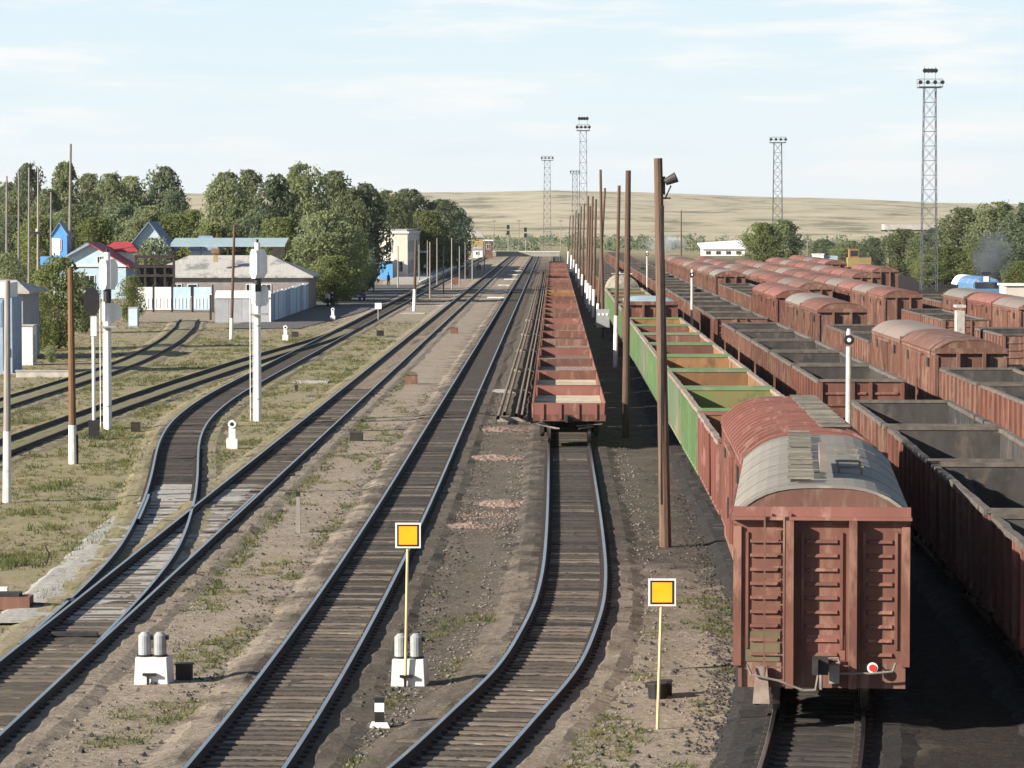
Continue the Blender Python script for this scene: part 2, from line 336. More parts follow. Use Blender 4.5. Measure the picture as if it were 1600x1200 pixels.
def hill_h(x, y):
    # far ridge seen just above the horizon, lower towards the right
    t = smooth(1500, 5600, y); px = 865 + FPX * x / y
    top = 44 + 5 * noise.noise((px * .004, 0, 0)) - 17 * smooth(950, 1560, px) + 1.5 * noise.noise((px * .02, 2, 0))
    hgt = top / FPX * 5600 + CAMH
    return -1.5 + t * hgt + t * (1 - t) * (11 * noise.noise((x * .0021, y * .0012, 5)) + 9 * noise.noise((x * .006, y * .0032, 9)) + 4 * noise.noise((x * .015, y * .007, 2))) * 1.9
mb = MB(); hx = [i * 40 - 2600 for i in range(131)]; hy = [1400 + j * 90 for j in range(60)]
for y in hy:
    for x in hx: mb.v.append((x * (.6 + y / 5000), y, hill_h(x * (.6 + y / 5000), min(y, 5600)) - max(0, y - 5600) * .02))
for j in range(len(hy) - 1):
    for i in range(len(hx) - 1): mb.f.append((j * 131 + i, j * 131 + i + 1, (j + 1) * 131 + i + 1, (j + 1) * 131 + i)); mb.m.append(0)
tag(mb.build('hills', HILL, smoothed=True), kind='structure')

# asphalt of the station forecourt and its footpath
a = [G(424, 512), G(600, 512), G(700, 440), G(480, 468)]
mb = MB(); mb.face([(-27.6, 278, -.19), (-21.3, 278, -.19), (-18.9, 330, -.19), (-18.9, 470, -.19), (-27.6, 470, -.19)]); tag(mb.build('path', ASPH), kind='structure')

# ------------------------------------------------------------------ railway tracks
class Path:
    def __init__(s, pts): s.p = pts
    def x(s, Y):
        p = s.p
        if Y <= p[0][0]: return p[0][1] + (Y - p[0][0]) * (p[1][1] - p[0][1]) / (p[1][0] - p[0][0])
        if Y >= p[-1][0]: return p[-1][1]
        for i in range(len(p) - 1):
            if p[i][0] <= Y <= p[i + 1][0]:
                h = p[i + 1][0] - p[i][0]; t = (Y - p[i][0]) / h
                def sl(k):
                    if k <= 0: return (p[1][1] - p[0][1]) / (p[1][0] - p[0][0])
                    if k >= len(p) - 1: return 0
                    return (p[k + 1][1] - p[k - 1][1]) / (p[k + 1][0] - p[k - 1][0])
                m0 = sl(i) * h; m1 = sl(i + 1) * h; t2 = t * t; t3 = t2 * t
                return (2 * t3 - 3 * t2 + 1) * p[i][1] + (t3 - 2 * t2 + t) * m0 + (-2 * t3 + 3 * t2) * p[i + 1][1] + (t3 - t2) * m1
    def ang(s, Y): return -math.atan((s.x(Y + .5) - s.x(Y - .5)))
T3 = Path([(40, -5.7), (54, -5.12), (72, -4.8), (100, -4.65), (140, -4.65), (900, -4.65)])
T2 = Path([(40, -10.3), (900, -10.3)])
TB = Path([(69, -10.34), (80, -10.55), (90, -10.98), (103, -12.0), (113, -12.95), (133.7, -15.05), (148, -16.1), (165, -16.7), (185, -16.85), (900, -16.85)])
TC = Path([(40, -22.2), (100, -21.9), (130, -21.6), (149, -21.25), (180, -20.4), (215, -19.1), (245, -17.5), (262, -16.95), (275, -16.85)])
TD = Path([(60, -27.2), (160, -26.8), (203, -26.6), (240, -28.1), (275, -30.6), (300, -32.6)])
T4 = Path([(44, -3.3), (53.5, -1.81), (58.9, -1.1), (65.2, -.34), (71.2, .09), (78.2, .41), (88.5, .57), (113, .62), (900, .62)])
T5 = Path([(40, 2.6), (50, 3.75), (58.5, 4.68), (66, 5.3), (73, 5.68), (87, 5.95), (105, 6.02), (900, 6.02)])
T6 = Path([(40, 9.4), (60, 10.05), (75, 10.5), (92, 10.95), (112, 11.2), (900, 11.2)])
T7 = Path([(40, 17.4), (110, 17.8), (160, 18), (900, 18)])
T8 = Path([(40, 23.3), (900, 23.3)]); T9 = Path([(40, 28), (900, 28)]); T10 = Path([(40, 33.8), (900, 33.8)]); T11 = Path([(40, 39.8), (900, 39.8)])
def sweep(path, y0, y1, off, prof, z0, name, mats, parent, mi=None, st=None, jit=0, jit2=0, fine=False):
    m = MB(); Ys = []; y = y0
    while y < y1: Ys.append(y); y += (.3 if fine and 52 < y < 115 else .7 if fine and 115 <= y < 160 else st or (1.2 if y < 180 else 6 if y < 300 else 25))
    Ys.append(y1); k = len(prof)
    for Y in Ys:
        X = path.x(Y); a_ = path.ang(Y); c, s_ = math.cos(a_), math.sin(a_)
        for (px, pz) in prof:
            if jit: q = smooth(.72, 1.0, abs(px)); pz += q * jit * (noise.noise((X + px * 3, Y * .8, 4)) + .5 * noise.noise((px * 5, Y * 2.6, 8))); px += q * jit * 2 * noise.noise((px * 9, Y * 1.7, 2))
            if jit2 and pz > -.4: pz += jit2 * noise.noise((X + px * 4, Y * 2.1, 6)) * (1 if abs(px) < .7 else .3)
            m.v.append((X + (px + off) * c, Y + (px + off) * s_, z0 + pz))
    for j in range(len(Ys) - 1):
        for i in range(k):
            q = (i + 1) % k; m.f.append((j * k + i, j * k + q, (j + 1) * k + q, (j + 1) * k + i)); m.m.append(mi[i] if mi else 0)
    return m.build(name, mats, parent)
RAILP = [(-.075, -.165), (.075, -.165), (.075, -.15), (.012, -.13), (.012, -.04), (.037, -.035), (.037, -.004), (.03, 0), (-.03, 0), (-.037, -.004), (-.037, -.035), (-.012, -.04), (-.012, -.13), (-.075, -.15)]
RAILM = [0, 0, 0, 0, 0, 0, 1, 1, 1, 0, 0, 0, 0, 0]
SLEEP = []
for q in range(4):
    r_ = random.Random(q); d = [r_.uniform(-.012, .012) for _ in range(8)]
    SLEEP.append(MB().hexa([(-1.36 + d[0], -.125, -.33), (1.36 + d[1], -.125, -.33), (1.36 + d[1], .125, -.33), (-1.36 + d[0], .125, -.33),
                            (-1.36 + d[0], -.115 + d[2], -.168), (1.36 + d[1], -.115 + d[3], -.168), (1.36 + d[1], .115 + d[4], -.168), (-1.36 + d[0], .115 + d[5], -.168)]).mesh('sleeper', WOOD))
SLEEPD = [me.copy() for me in SLEEP]
for me in SLEEPD: me.materials[0] = WOODD
PLATE = MB().box(-.16, .16, -.09, .09, -.168, -.155).mesh('tie_plate', RAILS)
def track(label, path, y0, y1, z=0, bed=BALL, nsl=150, sl_from=None, bedw=1.5, bedz=-.222, group=None, sm=None, inner=-.178, head=None, shoulder=None, darkp=.85):
    t = thing('railway_track', label, 'railway track', (0, 0, z))
    # soil and dirt bank up over the sleeper ends; oily ballast lies between the rails almost level with the sleepers
    for sg in (-1, 1):
        m = [(.72, inner - .012), (.95, bedz + .055), (1.15, bedz + .07), (1.45, bedz + .05), (bedw + .25, bedz - .03), (bedw + .75, -.42)]
        if sg < 0: m = [(-x, zz) for x, zz in reversed(m)]
        tag(sweep(path, y0, y1, 0, m + [(sg * 1.2, -.5)], 0, 'bank', shoulder or GROUND, t, jit=.045, st=None, fine=True), kind='stuff')
    m = [(-.72, inner - .03), (-.45, inner - .012), (-.2, inner - .004), (0, inner - .004), (.2, inner - .004), (.45, inner - .012), (.72, inner - .03), (0, -.5)]
    tag(sweep(path, y0, y1, 0, m, 0, 'ballast', bed, t, jit2=.03, fine=True), kind='stuff')
    for s_ in (-.797, .797): sweep(path, y0, y1, s_, RAILP, 0, 'rail', [RAILS, head or RAILT], t, RAILM)
    y = sl_from or y0; n = 0; far = MB(); fx = MB(); fm = SLEEP[0]
    vv = [tuple(v.co) for v in fm.vertices]; ff = [tuple(p.vertices) for p in fm.polygons]
    while y < min(y1, 420):
        yy = y + rnd.uniform(-.03, .03); X = path.x(yy); a_ = path.ang(yy) + rnd.uniform(-.012, .012)
        if n < nsl and yy > 52.5:
            o = link('sleeper', (SLEEPD if sm or rnd.random() < smooth(58, 105, yy) * darkp else SLEEP)[rnd.randrange(4)], t, (X + rnd.uniform(-.05, .05), yy, rnd.uniform(-.008, .004)), a_); n += 1
        elif yy > 52.5 or n == 0:
            c, s_ = math.cos(a_), math.sin(a_); k = len(far.v); dx = rnd.uniform(-.05, .05)
            far.v += [(X + dx + p[0] * c - p[1] * s_, yy + p[0] * s_ + p[1] * c, p[2]) for p in vv]; far.f += [tuple(k + i for i in f) for f in ff]; far.m += [0] * 6
        if 53 < yy < 130:
            for s2 in (-.797, .797):
                for q2 in (-.11, .11): fx.box(X + s2 + q2 - .045, X + s2 + q2 + .045, yy - .08, yy + .08, -.17, -.125)
        y += .545 if y < 260 else 1.1
    if fx.v: tag(fx.build('rail_fastenings', RAILS, t), kind='stuff')
    if far.v: tag(far.build('sleepers', sm or (WOODD if darkp > .7 else WOOD), t), kind='stuff')
    return t
t2 = track('main track at left with the turnout joining it near the white relay box', T2, 40, 840, bed=BALLB, nsl=230, darkp=.6)
track('straight dark track between the turnout track and the flat wagon train', T3, 40, 840, nsl=230)
track('bright railed track that bends left in front of the flat wagon train', T4, 40, 840, nsl=180)
tb = track('curved branch track leaving the turnout towards the station platform', TB, 69, 820, bed=BALL, nsl=150, sl_from=106, bedz=-.222)
track('old weedy siding at the far left merging before the platform', TC, 90, 275, bed=BALLG, nsl=110, bedz=-.23, inner=-.15, head=RAILR)
track('rusty overgrown siding curving left to the blue gates', TD, 130, 298, bed=BALLG, nsl=0, bedz=-.22, inner=-.1, head=RAILR)
track('track under the near boxcar and green wagons', T5, 40, 700, nsl=40, bed=BALLD, sm=WOODD, shoulder=BALLD)  # black banks: dark ballast that also carries painted shade beside the boxcars
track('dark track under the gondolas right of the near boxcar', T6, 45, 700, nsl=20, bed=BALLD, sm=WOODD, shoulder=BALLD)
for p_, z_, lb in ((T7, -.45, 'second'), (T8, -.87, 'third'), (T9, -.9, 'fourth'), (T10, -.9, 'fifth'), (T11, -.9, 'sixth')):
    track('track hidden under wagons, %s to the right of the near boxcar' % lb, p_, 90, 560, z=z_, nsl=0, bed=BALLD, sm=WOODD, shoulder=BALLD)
# turnout: pale ballast, long bearers, check rails, frog
sweep(Path([(74, -10.6), (113, -11.6)]), 74, 113, 0, [(-2.5, -.4), (-1.95, -.2), (-1.6, -.172), (0, -.172), (1.45, -.172), (1.75, -.2), (2.3, -.4)], 0, 'pale_ballast', BALLW, t2, st=.8, jit=.05)
y = 72
while y < 106:
    o = link('sleeper', SLEEP[rnd.randrange(4)], t2, (-10.3 - (TB.x(y) + 10.3) * -.5, y, .002)); o.scale.x = 1 + max(0, (-10.3 - TB.x(y))) * .36; y += 1.09
for s_, lb in ((-.797 + .1, 0), (.797 - .1, 0)):
    sweep(T2 if s_ > 0 else TB, 98, 107, s_, RAILP, 0, 'check_rail', [RAILS, RAILT], t2, RAILM)
MB().box(-.5, .5, -.09, .09, -.16, -.08).build('stretcher_bar', STEEL, t2, (-10.35, 71.5, 0))

# spare rails lying beside the flat train
sr = thing('spare_rails', 'stack of old spare rails lying left of the flat wagon train', 'rails', (0, 0, 0))
for off in (-2.35, -2.1, -1.55, -1.3):
    p_ = Path([(146, off - .12), (300, off + .05), (600, off + .1)]); sweep(p_, 146 + rnd.random() * 6, 600, 0, [(-.075, -.1), (.075, -.1), (.04, .08), (-.04, .08)], .1, 'rail', [RAILO], sr)
for y in (150, 175, 200, 230, 262, 300): MB().box(-2.55, -1.15, -.12, .12, -.28, -.06).build('support_block', PALE, sr, (0, y, 0))

# ------------------------------------------------------------------ wagons
def wheelset_mesh(x):
    m = MB(); m.tube((x - .065, 0, .475), (x + .065, 0, .475), .475, n=20); m.tube((x + (-.065 if x < 0 else .065), 0, .475), (x + (-.1 if x < 0 else .1), 0, .475), .2, n=10); return m
WH = [wheelset_mesh(x).mesh('wheel', WHEEL) for x in (-.79, .79)]
def bogie_mb():
    m = MB()
    for s_ in (-1, 1):
        x0, x1 = (s_ * 1.0, s_ * 1.14) if s_ > 0 else (-1.14, -1.0)
        m.hexa([(x0, -1.25, .42), (x1, -1.25, .42), (x1, 1.25, .42), (x0, 1.25, .42), (x0, -1.2, .62), (x1, -1.2, .62), (x1, 1.2, .62), (x0, 1.2, .62)])
        m.hexa([(x0, -.6, .22), (x1, -.6, .22), (x1, .6, .22), (x0, .6, .22), (x0, -.85, .42), (x1, -.85, .42), (x1, .85, .42), (x0, .85, .42)])
        for k in (-.925, .925): m.box(x0 - .03, x1 + .03, k - .16, k + .16, .36, .66)
    m.box(-1.05, 1.05, -.2, .2, .5, .82)
    for k in (-.925, .925): m.tube((-1.05, k, .475), (1.05, k, .475), .08, n=8)
    return m
BOG = bogie_mb().mesh('bogie', BOGIE)
_m = bogie_mb()
for k in (-.925, .925):
    for x in (-.79, .79): _m.tube((x - .065, k, .475), (x + .065, k, .475), .475, n=12)
BOGF = _m.mesh('bogie', BOGIE)
def bogies(t, half, hi):
    for y in (-half, half):
        b = link('bogie', BOG if hi else BOGF, t, (0, y, 0))
        if hi:
            for k in (-.925, .925):
                for me in WH: link('wheel', me, b, (0, k, 0))
COUP = MB().box(-.07, .07, -.5, .1, .95, 1.12).box(-.16, .12, -.68, -.45, .88, 1.18).hexa([(-.16, -.86, .9), (-.06, -.86, .9), (-.04, -.68, .9), (-.16, -.68, .9), (-.16, -.86, 1.16), (-.06, -.86, 1.16), (-.04, -.68, 1.16), (-.16, -.68, 1.16)]).mesh('coupler', STEEL)
def couplers(t, half):
    link('coupler', COUP, t, (0, -half, 0)); link('coupler', COUP, t, (0, half, 0), math.pi)
def ribbed_end(y, zb, zt, W, out, n, mat_, t, hi):             # end wall with raised horizontal ribs, facing y direction 'out'
    e = MB(); e.box(-W / 2, W / 2, min(y, y - out * .06), max(y, y - out * .06), zb, zt)
    st = (zt - zb) / (n + 1); r = MB()
    for i in range(1, n + 1):
        z = zb + st * i
        for x0, x1 in ((-W / 2 + .2, -.42), (.42, W / 2 - .2), (-.2, .2)):
            r.hexa([(x0, y, z - .055), (x1, y, z - .055), (x1, y, z + .045), (x0, y, z + .045), (x0 + .04, y + out * .05, z - .035), (x1 - .04, y + out * .05, z - .035), (x1 - .04, y + out * .05, z + .025), (x0 + .04, y + out * .05, z + .025)])
    p = MB()
    for x in (-W / 2 + .07, -.32, .32, W / 2 - .07): p.box(x - .06, x + .06, min(y, y + out * .1), max(y, y + out * .1), zb - .1, zt - .02)
    if hi:
        eo = e.build('end_wall', mat_, t); k = 8
        rb = MB(); rb.v = r.v[:24]; rb.f = r.f[:18]; rb.m = r.m[:18]; rme = rb.mesh('rib', mat_)
        for i in range(n): link('rib', rme, eo, (0, 0, st * i))
        pm = MB().box(-.06, .06, min(0, out * .1), max(0, out * .1), zb - .1, zt - .02).mesh('end_post', mat_)
        for x in (-W / 2 + .07, -.32, .32, W / 2 - .07): link('end_post', pm, eo, (x, y, 0))
    else:
        k = len(e.v)
        for q in (r, p):
            k = len(e.v); e.v += q.v; e.f += [tuple(k + i for i in f) for f in q.f]; e.m += q.m
        eo = e.build('end_wall', mat_, t)
    return eo

def gondola(label, out, inn, endin, floor, hi=False, top=2.95, load=None, rim=None, erim=None, name='gondola_wagon', cat='open wagon'):
    t = thing(name, label, cat); L_, W = 12.7, 3.1; h = L_ / 2; zb = 1.25
    for s_ in (-1, 1):
        x0 = s_ * W / 2; x1 = x0 - s_ * .05
        wl_ = MB(); wl_.k = 0; wl_.box(min(x0, x1), max(x0, x1), -h, h, zb, top - .02)
        wl_.k = 1; xi = x1 - s_ * .006; wl_.box(min(xi, x1 - s_ * .002), max(xi, x1 - s_ * .002), -h + .07, h - .07, zb + .1, top - .05)
        wl_.k = 0; ps = [-h + .09 + i * (L_ - .18) / 9 for i in range(10)]
        post = MB()
        for i, y in enumerate(ps): post.box(min(0, s_ * .09), max(0, s_ * .09), -.075, .075, zb - .12, top - .04)if i == 0 else None
        if not hi:
            for y in ps: wl_.box(min(x0, x0 + s_ * .09), max(x0, x0 + s_ * .09), y - .075, y + .075, zb - .12, top - .04)
        w_ = wl_.build('side_wall', [out, inn], t)
        if hi:
            pm = post.mesh('post', out)
            for y in ps: link('post', pm, w_, (x0, y, 0))
        rm = MB(); xa, xb = x0 + s_ * .07, x0 - s_ * .09
        n = 14; zz = [top + rnd.uniform(-.015, .015) for _ in range(n + 1)]; dx = [rnd.uniform(-.02, .02) for _ in range(n + 1)]
        for i in range(n):
            ya, yb = -h + L_ * i / n, -h + L_ * (i + 1) / n
            rm.hexa([(min(xa, xb) + dx[i], ya, zz[i] - .06), (max(xa, xb) + dx[i], ya, zz[i] - .06), (max(xa, xb) + dx[i + 1], yb, zz[i + 1] - .06), (min(xa, xb) + dx[i + 1], yb, zz[i + 1] - .06),
                     (min(xa, xb) + dx[i], ya, zz[i] + .06), (max(xa, xb) + dx[i], ya, zz[i] + .06), (max(xa, xb) + dx[i + 1], yb, zz[i + 1] + .06), (min(xa, xb) + dx[i + 1], yb, zz[i + 1] + .06)])
        rm.build('top_rim', rim or RIM, t)
    ribbed_end(-h, zb, top, W, -1, 3, out, t, hi); ribbed_end(h, zb, top, W, 1, 3, out, t, hi)
    MB().box(-W / 2 + .06, W / 2 - .06, h - .075, h - .062, zb + .1, top - .01).build('end_lining', endin, t)
    MB().box(-W / 2 - .05, W / 2 + .05, h - .1, h + .06, top + .002, top + .1).build('end_rim', erim or out, t)
    MB().box(-W / 2 - .05, W / 2 + .05, -h - .06, -h + .1, top + .002, top + .1).build('end_rim', erim or out, t)
    MB().box(-W / 2 + .05, W / 2 - .05, -h + .06, h - .06, 1.2, 1.3).build('floor', floor, t)
    MB().box(-W / 2 - .02, W / 2 + .02, -h, h, .98, 1.2).build('underframe', BOGIE if not hi else out, t)
    if load:
        m = MB(); nx_, ny_ = 8, 26; z0 = load
        for j in range(ny_ + 1):
            for i in range(nx_ + 1):
                x = -W / 2 + .06 + (W - .12) * i / nx_; y = -h + .07 + (L_ - .14) * j / ny_
                m.v.append((x, y, z0 + .3 * (1 - (2 * i / nx_ - 1) ** 2) * max(0, math.sin(math.pi * j / ny_)) ** .4 + .14 * noise.noise((x * 1.1, y * .7, z0 * 9)) + .05 * rnd.random()))
        for j in range(ny_):
            for i in range(nx_): q = j * (nx_ + 1) + i; m.f.append((q, q + 1, q + nx_ + 2, q + nx_ + 1)); m.m.append(0)
        tag(m.build('coal_load', LUMP, t), kind='stuff')
    bogies(t, 4.33, hi); couplers(t, h)
    return t

def arc(W, ze, zc, n=14, over=0.):
    # roof outline from left eave over the crown to the right eave (steeper at the sides)
    o = []
    for i in range(n + 1):
        u = -1 + 2 * i / n; o.append((u * (W / 2 + over), ze + (zc - ze) * (1 - abs(u) ** 3.2)))
    return o
def boxcar(label, wall, roof, hi=False, gable=None, ze=3.62, zc=4.15, ribs=0, walk=None, L_=13.9, red_lamp=False, W=3.0, name='boxcar', cat='boxcar'):
    t = thing(name, label, cat); h = L_ / 2; zb = 1.0; gable = gable or wall
    for s_ in (-1, 1):
        x0 = s_ * W / 2; m = MB(); m.box(min(x0, x0 - s_ * .05), max(x0, x0 - s_ * .05), -h + .02, h - .02, zb, ze)
        n = 22
        for i in range(n + 1):
            y = -h + .08 + (L_ - .16) * i / n
            if abs(y) < 1.15: continue
            m.box(min(x0, x0 + s_ * .045), max(x0, x0 + s_ * .045), y - .05, y + .05, zb, ze - .06)
        for z in (zb + .05, ze - .12): m.box(min(x0, x0 + s_ * .06), max(x0, x0 + s_ * .06), -h, h, z - .05, z + .05)
        sw = m.build('side_wall', wall, t)
        d = MB(); d.box(min(x0 + s_ * .05, x0 + s_ * .09), max(x0 + s_ * .05, x0 + s_ * .09), -1.1, 1.1, zb + .1, ze - .3)
        for y in (-1.05, -.5, 0, .5, 1.05): d.box(min(x0 + s_ * .09, x0 + s_ * .13), max(x0 + s_ * .09, x0 + s_ * .13), y - .05, y + .05, zb + .1, ze - .3)
        do = d.build('door', wall, t); MB().box(min(x0 + s_ * .13, x0 + s_ * .17), max(x0 + s_ * .13, x0 + s_ * .17), -.95, -.85, 1.7, 2.2).build('handle', STEEL, do)
        MB().box(min(x0 + s_ * .05, x0 + s_ * .15), max(x0 + s_ * .05, x0 + s_ * .15), -2.4, 2.4, ze - .3, ze - .22).build('door_track', wall, t)
        for y in (-4.2, 4.2): MB().box(min(x0 + s_ * .05, x0 + s_ * .075), max(x0 + s_ * .05, x0 + s_ * .075), y - .3, y + .3, ze - .75, ze - .35).build('hatch', STEEL, t)
    # roof: arched sheet with its own thickness
    a_ = arc(W, ze, zc, 16, .07); prof = a_ + [(x * .985, z - .05) for x, z in reversed(a_)]
    r = MB(); r.prism(prof, -h - .05, h + .05); ro = r.build('roof', roof, t)
    nr = ribs or 6
    for i in range(nr):
        y = -h + .4 + (L_ - .8) * i / (nr - 1); hh = .075 if ribs else .007; ww = .1 if ribs else .018
        q = MB(); b_ = arc(W, ze, zc, 16, .072); pr = [(x * 1.004, z + hh) for x, z in b_] + [(x, z + .002) for x, z in reversed(b_)]; q.prism(pr, y - ww, y + ww)
        q.build('roof_rib', roof, ro) if hi else (q.build('roof_seam', roof, t) if i % 3 == 0 else None)
    for out, y in ((-1, -h), (1, h)):
        e = MB(); e.box(-W / 2, W / 2, min(y, y - out * .06), max(y, y - out * .06), zb, ze - .02)
        g_ = arc(W - .02, ze, zc - .03, 16); gm = MB(); gm.prism([(-W / 2 + .01, ze - .12)] + g_ + [(W / 2 - .01, ze - .12)], min(y + out * .03, y - out * .05), max(y + out * .03, y - out * .05))
        hd = MB(); hd.box(-W / 2 - .06, W / 2 + .06, min(y + out * .031, y + out * .1), max(y + out * .031, y + out * .1), ze - .02, ze + .15)
        hd.box(-W / 2 - .08, W / 2 + .08, min(y + out * .02, y + out * .17), max(y + out * .02, y + out * .17), ze - .08, ze - .022)
        pp = MB()
        for x in (-.56, .55): pp.box(x - .07, x + .07, min(y, y + out * .27), max(y, y + out * .27), .72, ze - .082)
        cp = MB()
        for s_ in (-1, 1): cp.box(min(s_ * (W / 2 - .1), s_ * (W / 2 + .05)), max(s_ * (W / 2 - .1), s_ * (W / 2 + .05)), min(y - out * .1, y + out * .06), max(y - out * .1, y + out * .06), .95, ze - .2)
        if not hi:
            for q in (hd, pp, cp):
                k = len(e.v); e.v += q.v; e.f += [tuple(k + i for i in f) for f in q.f]; e.m += q.m
            e.build('end_wall', wall, t); gm.build('gable', gable, t)
        else:
            eo = e.build('end_wall', wall, t); gm.build('gable', gable, t); hd.build('header', REDP, t)
            pm = MB().box(-.07, .07, min(0, out * .27), max(0, out * .27), .58, ze - .082).mesh('end_post', wall)
            for x in (-.56, .55): link('end_post', pm, t, (x, y, 0))
            
            cm = MB().box(-.07, .07, min(-out * .1, out * .06), max(-out * .1, out * .06), .95, ze - .2).mesh('corner_post', wall)
            for s_ in (-1, 1): link('corner_post', cm, t, (s_ * (W / 2 - .02), y, 0))
            # pressed panels with ribs
            for x0, x1 in ((-1.28, -.72), (-.3, .32), (.78, 1.28)):
                fr = MB()
                for x in (x0 - .03, x1 + .03): fr.box(x - .025, x + .025, min(y, y + out * .035), max(y, y + out * .035), 1.25, ze - .3)
                po = fr.build('panel', wall, t)
                rm = MB(); zz = 0; rm.hexa([(x0 + .02, 0, -.035), (x1 - .02, 0, -.035), (x1 - .02, 0, .03), (x0 + .02, 0, .03), (x0 + .04, out * .05, -.03), (x1 - .04, out * .05, -.03), (x1 - .04, out * .03, .02), (x0 + .04, out * .03, .02)])
                rme = rm.mesh('rib', wall)
                for i in range(9): link('rib', rme, po, (0, y, ze - .46 - i * .25))
    MB().box(-W / 2 + .02, W / 2 - .02, -h - .0, h, .56 if hi else .72, 1.0).build('underframe', BOGIE if not hi else RED2, t)
    if walk is not None:
        wx0, wx1 = walk
        wk = MB(); zt = zc + .09
        wo = thing('roof_walkway', None, None); wo.parent = t
        sm_ = MB().box(wx0, wx1, 0, .14, zt, zt + .025).mesh('slat', WALKM)
        for i in range(50):
            if i % 9 != 3: link('slat', sm_, wo, (rnd.uniform(-.02, .02), -h + .3 + i * (L_ - .6) / 50, rnd.uniform(-.01, .01)), rnd.uniform(-.02, .02))
        for i in range(7): MB().box(wx0 + .05, wx1 - .05, -h + .9 + i * 2, -h + 1.0 + i * 2, zc - .1, zt).build('walkway_bracket', STEEL, wo)
    bogies(t, 4.8, hi); couplers(t, h)
    if hi:
        # ladder, levers, brake hose and end marker on the near end
        ld = MB(); 
        for x in (-1.0, -.66): ld.bar((x, -h - .2, .62), (x, -h - .2, ze + .1), .03)
        lo = ld.build('ladder', RED2, t); rg = MB().bar((-1.0, 0, 0), (-.66, 0, 0), .022).mesh('rung', RED2)
        for i in range(13): link('rung', rg, lo, (0, -h - .2, .72 + i * .222))
        lv = MB(); pts = [(-1.3, 1.0), (-1.22, .82), (-.75, .72), (-.3, .55), (-.1, .56), (-.05, .85)]
        for p, q in zip(pts, pts[1:]): lv.tube((p[0], -h - .3, p[1]), (q[0], -h - .3, q[1]), .02, n=6)
        lv.build('uncoupling_lever', DULLP, t); lv = MB()
        pts = [(.3, .85), (.9, .86), (1.25, .9), (1.3, 1.05)]
        for p, q in zip(pts, pts[1:]): lv.tube((p[0], -h - .26, p[1]), (q[0], -h - .26, q[1]), .02, n=6)
        lv.build('uncoupling_lever', DULLP, t)
        hs = MB(); pts = [(.0, 1.05), (.02, 1.1), (.3, 1.1), (.33, 1.02), (.02, .95), (0, .62)]
        for p, q in zip(pts[:-2], pts[1:-1]): hs.tube((p[0], -h - .12, p[1]), (q[0], -h - .12, q[1]), .025, n=6)
        hs.tube((0, -h - .12, 1.08), (0, -h - .16, .55), .03, n=6); hs.build('brake_hose', DULLP, t)
        MB().box(.14, .32, -h - .3, -h - .02, .68, .98).build('brake_valve', POLEG, t)
        st_ = MB(); st_.box(-1.5, -1.46, -h - .1, -h - .06, .25, .95); st_.box(-1.12, -1.08, -h - .1, -h - .06, .25, .75); st_.box(-1.5, -1.08, -h - .22, -h - .02, .25, .29); st_.build('footstep', STEEL, t)
        MB().hexa([(-1.2, -h - .25, .3), (-.9, -h - .25, .3), (-.9, -h + .1, .3), (-1.2, -h + .1, .3), (-1.15, -h - .2, .95), (-.95, -h - .2, .95), (-.95, -h + .1, .95), (-1.15, -h + .1, .95)]).build('journal_box', RIM, t)
        if red_lamp:
            mk = MB().tube((.9, -h - .2, .95), (.9, -h - .17, .95), .095, n=18).build('end_marker', WHITEP, t)
            MB().tube((.9, -h - .215, .95), (.9, -h - .201, .95), .065, n=18).build('red_disc', REDL, mk)
            MB().bar((.9, -h - .18, .98), (.9, -h - .05, 1.05), .02).build('marker_bracket', STEEL, mk)
            MB().box(-.24, .42, -h - .012, -h - .002, 1.05, 1.5).build('repainted_patch', REDP, t)
            rb = MB().box(.3, .8, 0, .06, zc + .06, zc + .1).box(.32, .36, 0, .05, zc - .1, zc + .06).box(.74, .78, 0, .05, zc - .12, zc + .06).mesh('roof_rung', WALKM)
            for i in range(4): link('roof_rung', rb, t, (0, -h + 3.2 + i * 1.6, 0))
            MUD = M('mud_stain', (.15, .125, .075), (.11, .09, .055), 2., .9, .2)
            MB().box(-1.36, -.66, -h - .014, -h - .004, 1.02, 1.55).build('muddy_panel', MUD, t)
            MB().box(-.02, .1, -h + 1.6, -h + 5.2, zc + .12, zc + .42).build('roof_hatch', ROOFG2, t)
    return t

